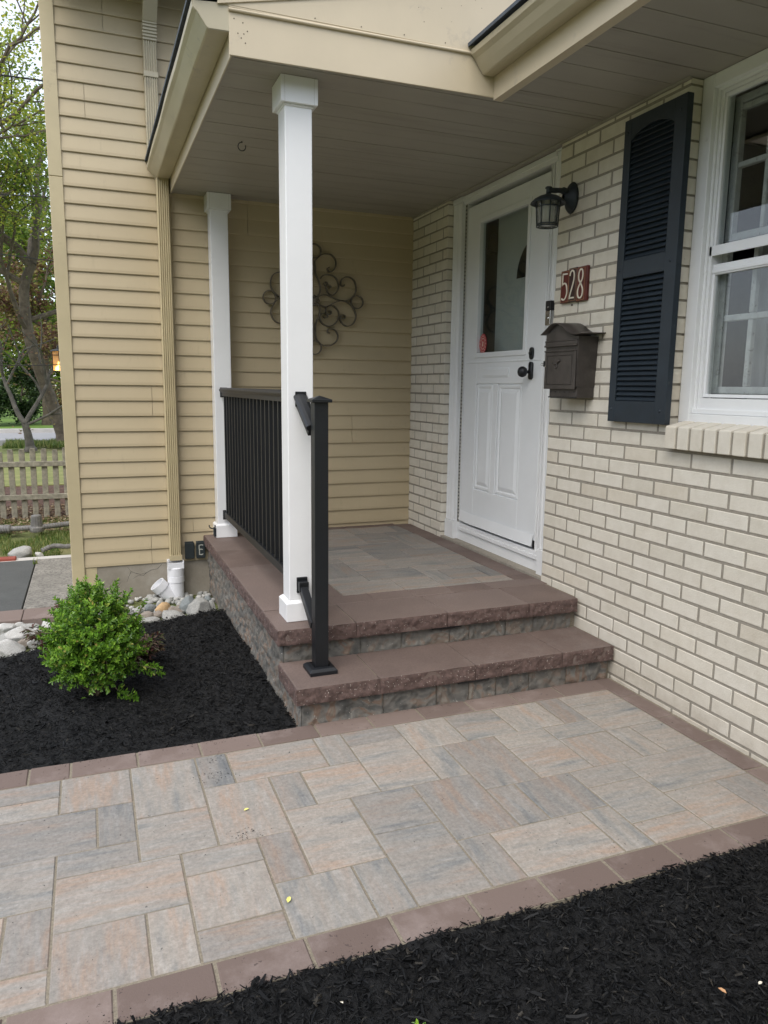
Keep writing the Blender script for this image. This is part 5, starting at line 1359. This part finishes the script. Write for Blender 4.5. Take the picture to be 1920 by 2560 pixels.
blades('grass', 'grass growing over the base of the leaning tree trunk', 5000, -4.0, -1.8, 12.6, 14.0, .06, .16, 'grass_blade', 6, -.05)
blades('weed', 'tuft of green weeds growing at the edge of the asphalt', 120, -2.70, -2.665, 1.0, 1.15, .02, .06, 'grass_blade', 5, -.03)

# trees
def grow(bm_, lm, p, d, L, r, depth, rr, lsz, ldens, up=.25, spread=.55):
    n = 5; P = [p]; q = p.copy(); dd = d.normalized()
    for i in range(n):
        dd = (dd+Vector((rr.gauss(0, .13), rr.gauss(0, .13), rr.gauss(0, .08)+up*.12))).normalized(); q = q+dd*L/n; P.append(q.copy())
    bm_.tube(P, [r*(1-.38*i/n) for i in range(n+1)], 7 if depth > 1 else 5, cap=False)
    if depth <= 2 and lm is not None:
        for i in range(int(ldens*(1.6 if depth == 0 else 1))):
            b = P[rr.randint(1, n)]+Vector((rr.gauss(0, 1), rr.gauss(0, 1), rr.gauss(0, 1)))*L*.30
            for k in range(3):
                leaf(lm, b+Vector((rr.gauss(0, lsz), rr.gauss(0, lsz), rr.gauss(0, lsz))), Vector((rr.gauss(0, 1), rr.gauss(0, 1), rr.gauss(-.1, .7))), Vector((rr.gauss(0, .5), rr.gauss(0, .5), 1)), lsz*rr.uniform(.7, 1.3), lsz*.75, .15, .1)
    if depth == 0: return
    for k in range(3 if depth > 1 else 3):
        a = rr.uniform(0, 6.28); s_ = dd.orthogonal().normalized(); s_ = s_*math.cos(a)+dd.cross(s_)*math.sin(a)
        i = n if k == 0 else rr.randint(2, n)
        grow(bm_, lm, P[i], dd*(1-spread*.5)+s_*spread*rr.uniform(.7, 1.3), L*rr.uniform(.62, .82), r*.58, depth-1, rr, lsz, ldens, up, spread)
def tree(name, label, base, trunk, r, limbs, depth, seed, lsz, ldens, lmat, bmat='bark', cat='tree', group='trees beyond the fence', L=2.2, up=.25):
    rr = random.Random(seed); t_ = thing(name, base, label, cat, group); bm_ = MB(); lm = MB(); P = spline([base]+trunk, 5)
    rad = [r*(1.35 if i < 2 else 1)*(1-.4*i/len(P)) for i in range(len(P))]; bm_.tube(P, rad, 12)
    for (f, d, Lk, rk) in limbs:
        i = min(len(P)-1, int(f*(len(P)-1))); grow(bm_, lm, P[i], Vector(d), Lk, rk, depth, rr, lsz, ldens, up)
    bm_.build('trunk', bmat, t_); lm.build('crown', lmat, t_)
tree('maple_tree', 'big leaning maple with thick dark trunk that forks against the bright sky', (-2.75, 13.4, -.1), [Vector((-3.0, 13.4, .9)), Vector((-3.35, 13.3, 2.2)), Vector((-3.42, 13.3, 3.3)), Vector((-3.22, 13.3, 3.9))], .15,
     [(.98, (-.55, 0, 1), 2.2, .10), (1, (.22, .05, 1), 1.7, .09), (.8, (-1, .1, .45), 2.0, .07), (.6, (1, .2, .4), 2.0, .06), (.9, (.1, 1, .7), 2.0, .08), (.55, (-.5, -.8, .8), 1.6, .06)], 3, 5, .062, 17, 'leaf_mid')
tree('crabapple_tree', 'small bare crooked tree with a V-shaped fork near the road', (-3.42, 12.2, -.08), [Vector((-3.45, 12.2, .25)), Vector((-3.50, 12.2, .50))], .10,
     [(1, (-.75, 0, 1), 1.1, .055), (1, (.55, .1, .9), 1.2, .05), (.95, (1.0, 0, .55), 1.3, .03)], 2, 8, .06, 2, 'leaf_red', 'bark_grey', L=1)
tree('spring_tree', 'tall airy tree with yellow-green spring leaves high above the yard', (-5.2, 10.2, -.1), [Vector((-5.2, 10.2, 2)), Vector((-5.1, 10.1, 4))], .16,
     [(1, (.25, 0, 1), 2.4, .10), (.8, (.9, .1, .55), 1.8, .06), (.9, (.8, -.2, .9), 2.0, .07), (1, (.8, .3, 1), 2.2, .07)], 3, 12, .058, 17, 'leaf_spring')
tree('purple_plum', 'dark red leafed tree standing behind the leaning maple trunk', (-3.4, 19.5, .08), [Vector((-3.4, 19.5, 1.2)), Vector((-3.3, 19.5, 2.4))], .13,
     [(1, (0, 0, 1), 1.3, .07), (.8, (.8, 0, .8), 1.1, .05), (.8, (-.8, 0, .8), 1.1, .05), (.5, (.3, -.6, .6), 1.0, .05)], 3, 15, .10, 9, 'leaf_red')
tree('shade_tree', 'mid green leafy tree across the road behind the maple', (-5.6, 24, .08), [Vector((-5.6, 24, 2)), Vector((-5.5, 24, 4))], .3,
     [(1, (0, 0, 1), 3, .15), (.8, (1, 0, .7), 2.8, .1), (.8, (-1, 0, .7), 2.8, .1), (.6, (.6, -.8, .5), 2.6, .1), (.4, (.9, -.2, .3), 2.2, .08)], 3, 17, .15, 10, 'leaf_mid')
tree('shade_tree', 'yellow-green tree across the road, furthest right beyond the corner board', (-1.2, 26, .08), [Vector((-1.2, 26, 2)), Vector((-1.2, 26, 4))], .3,
     [(1, (0, 0, 1), 3, .15), (.8, (1, 0, .7), 2.8, .1), (.8, (-1, 0, .7), 2.8, .1), (.5, (-1, -.3, .3), 2.6, .1)], 3, 19, .15, 10, 'leaf_spring')
tree('juniper_shrub', 'low dark evergreen shrub on the lawn across the road', (-5.05, 19.5, .08), [Vector((-5.05, 19.5, .3)), Vector((-5.05, 19.5, .5))], .08,
     [(1, (0, 0, 1), .5, .04), (.5, (.7, 0, .5), .5, .03), (.5, (-.7, 0, .5), .5, .03), (.3, (0, -.6, .5), .5, .03)], 3, 23, .07, 11, 'leaf_dark', cat='shrub', group='shrubs across the road')
tree('juniper_shrub', 'dark evergreen shrub across the road partly behind the leaning trunk', (-4.1, 20.5, .08), [Vector((-4.1, 20.5, .3)), Vector((-4.1, 20.5, .6))], .08,
     [(1, (0, 0, 1), .6, .04), (.5, (.8, 0, .4), .6, .03), (.5, (-.8, 0, .4), .6, .03), (.3, (0, -.6, .5), .5, .03)], 3, 25, .08, 11, 'leaf_dark', cat='shrub', group='shrubs across the road')
def woods(y, x0, x1, h, seed, cnt, sz):
    rr = random.Random(seed); m = MB()
    for k in range(cnt):
        x = rr.uniform(x0, x1); hh = h*(.75+.35*noise.noise(Vector((x*.25, seed, 0)))+.15*noise.noise(Vector((x*.9, seed, 3))))
        z = hh*math.sqrt(rr.random()); yy = y+rr.uniform(-2, 2)
        if noise.noise(Vector((x*.8, yy*.3, z*.8))) < -.22: continue
        leaf(m, Vector((x, yy, z)), Vector((rr.gauss(0, 1), rr.gauss(0, 1), rr.gauss(0, 1))), Vector((0, 0, 1)), sz*rr.uniform(.6, 1.3), sz*.8, .2, .1)
    return m
tag(woods(44, -30, 6, 7.5, 2, 26000, .45).build('far_woods', 'leaf_mid'), 'far green woods closing the view beyond the road', 'woods', None, 'stuff')
# unseen tree rows, added to shade the porch and mirror in the panes
def woods_line(p0, p1, h, seed, cnt, sz):
    rr = random.Random(seed); m = MB(); p0 = Vector(p0); p1 = Vector(p1)
    for k in range(cnt):
        f = rr.random(); q = p0.lerp(p1, f); hh = h*(.8+.5*noise.noise(Vector((f*9, seed, 0))))
        leaf(m, q+Vector((rr.gauss(0, 1.2), rr.gauss(0, 1.2), hh*rr.random()**.7)), Vector((rr.gauss(0, 1), rr.gauss(0, 1), rr.gauss(0, 1))), Vector((0, 0, 1)), sz*rr.uniform(.6, 1.3), sz*.8, .2, .1)
    return m
tag(woods_line((-34, -26, 0), (20, -26, 0), 8.5, 4, 8000, 1.0).build('street_sky_block_trees', 'leaf_dark'), 'unseen row of dense green trees added behind the viewpoint to block low sky', 'woods', None, 'stuff')
tag(woods_line((-24, -26, 0), (-24, 2, 0), 7.5, 5, 4500, 1.0).build('left_sky_block_trees', 'leaf_dark'), 'unseen row of dense green trees added at far left to block low sky', 'woods', None, 'stuff')  # out of view, added to cut low sky light from the left
# overhead wires
for i, (a, b, lab) in enumerate((((-9, 8, 6.1), (-1.5, 9.5, 6.35), 'topmost overhead wire crossing the bright sky'), ((-9, 9, 4.10), (-1.5, 9, 3.30), 'thin overhead wire crossing just below the tree fork'), ((-9, 9, 4.45), (-1.5, 8.6, 4.35), 'second overhead wire from the top through the branches'), ((-9, 9, 1.80), (-1.5, 9, 1.69), 'lowest overhead wire level with the lit lantern'))):
    a, b = Vector(a), Vector(b); m = MB(); m.tube([a.lerp(b, k/12)-Vector((0, 0, .12*math.sin(math.pi*k/12))) for k in range(13)], .014 if i == 0 else .008, 6); tag(m.build('overhead_wire', 'wire_black'), lab, 'wire', 'overhead wires')

# ---- lit lantern on the side wall
ll = thing('side_lantern', (-2.39, 2.0, 1.45), 'lit black lantern glowing amber on the far side wall of the house', 'lamp')
lx_, ly_ = -2.458, 2.0
m = MB(); m.lathe((lx_, ly_, 0), [(0, 1.672), (.014, 1.668), (.014, 1.650), (.020, 1.646), (.020, 1.640), (.050, 1.634), (.072, 1.622), (.072, 1.616), (0, 1.618)], 4 if 0 else 24); m.build('lamp_cap', 'lantern_black', ll)
m = MB()
for sx in (-1, 0, 1):
    for sy in (-1, 0, 1):
        if sx == 0 and sy == 0: continue
        m.box(lx_+sx*.052-.0025, lx_+sx*.052+.0025, ly_+sy*.052-.0025, ly_+sy*.052+.0025, 1.452, 1.618)
for z in (1.452, 1.505, 1.585):
    for s_ in (-1, 1):
        m.box(lx_-.053, lx_+.053, ly_+s_*.052-.0028, ly_+s_*.052+.0028, z-.002, z+.003); m.box(lx_+s_*.052-.0028, lx_+s_*.052+.0028, ly_-.0491, ly_+.0491, z-.0021, z+.0031)
m.box(lx_-.055, lx_+.055, ly_-.055, ly_+.055, 1.445, 1.4519)
m.build('cage', 'lantern_black', ll)
m = MB(); m.box(lx_-.048, lx_+.048, ly_-.048, ly_+.048, 1.455, 1.615); m.build('lamp_glass', 'lantern_glass', ll)
m = MB(); m.lathe((lx_, ly_, 1.453), [(.034, 0), (.036, .022), (.028, .036), (.010, .048), (.010, .075), (0, .08)], 14); m.build('bulb', 'bulb_lit', ll, smooth=True)
m = MB(); m.box(-2.400, -2.386, ly_-.05, ly_+.05, 1.50, 1.66); m.box(-2.44, -2.39, ly_-.01, ly_+.01, 1.63, 1.648); m.build('mount', 'lantern_black', ll)
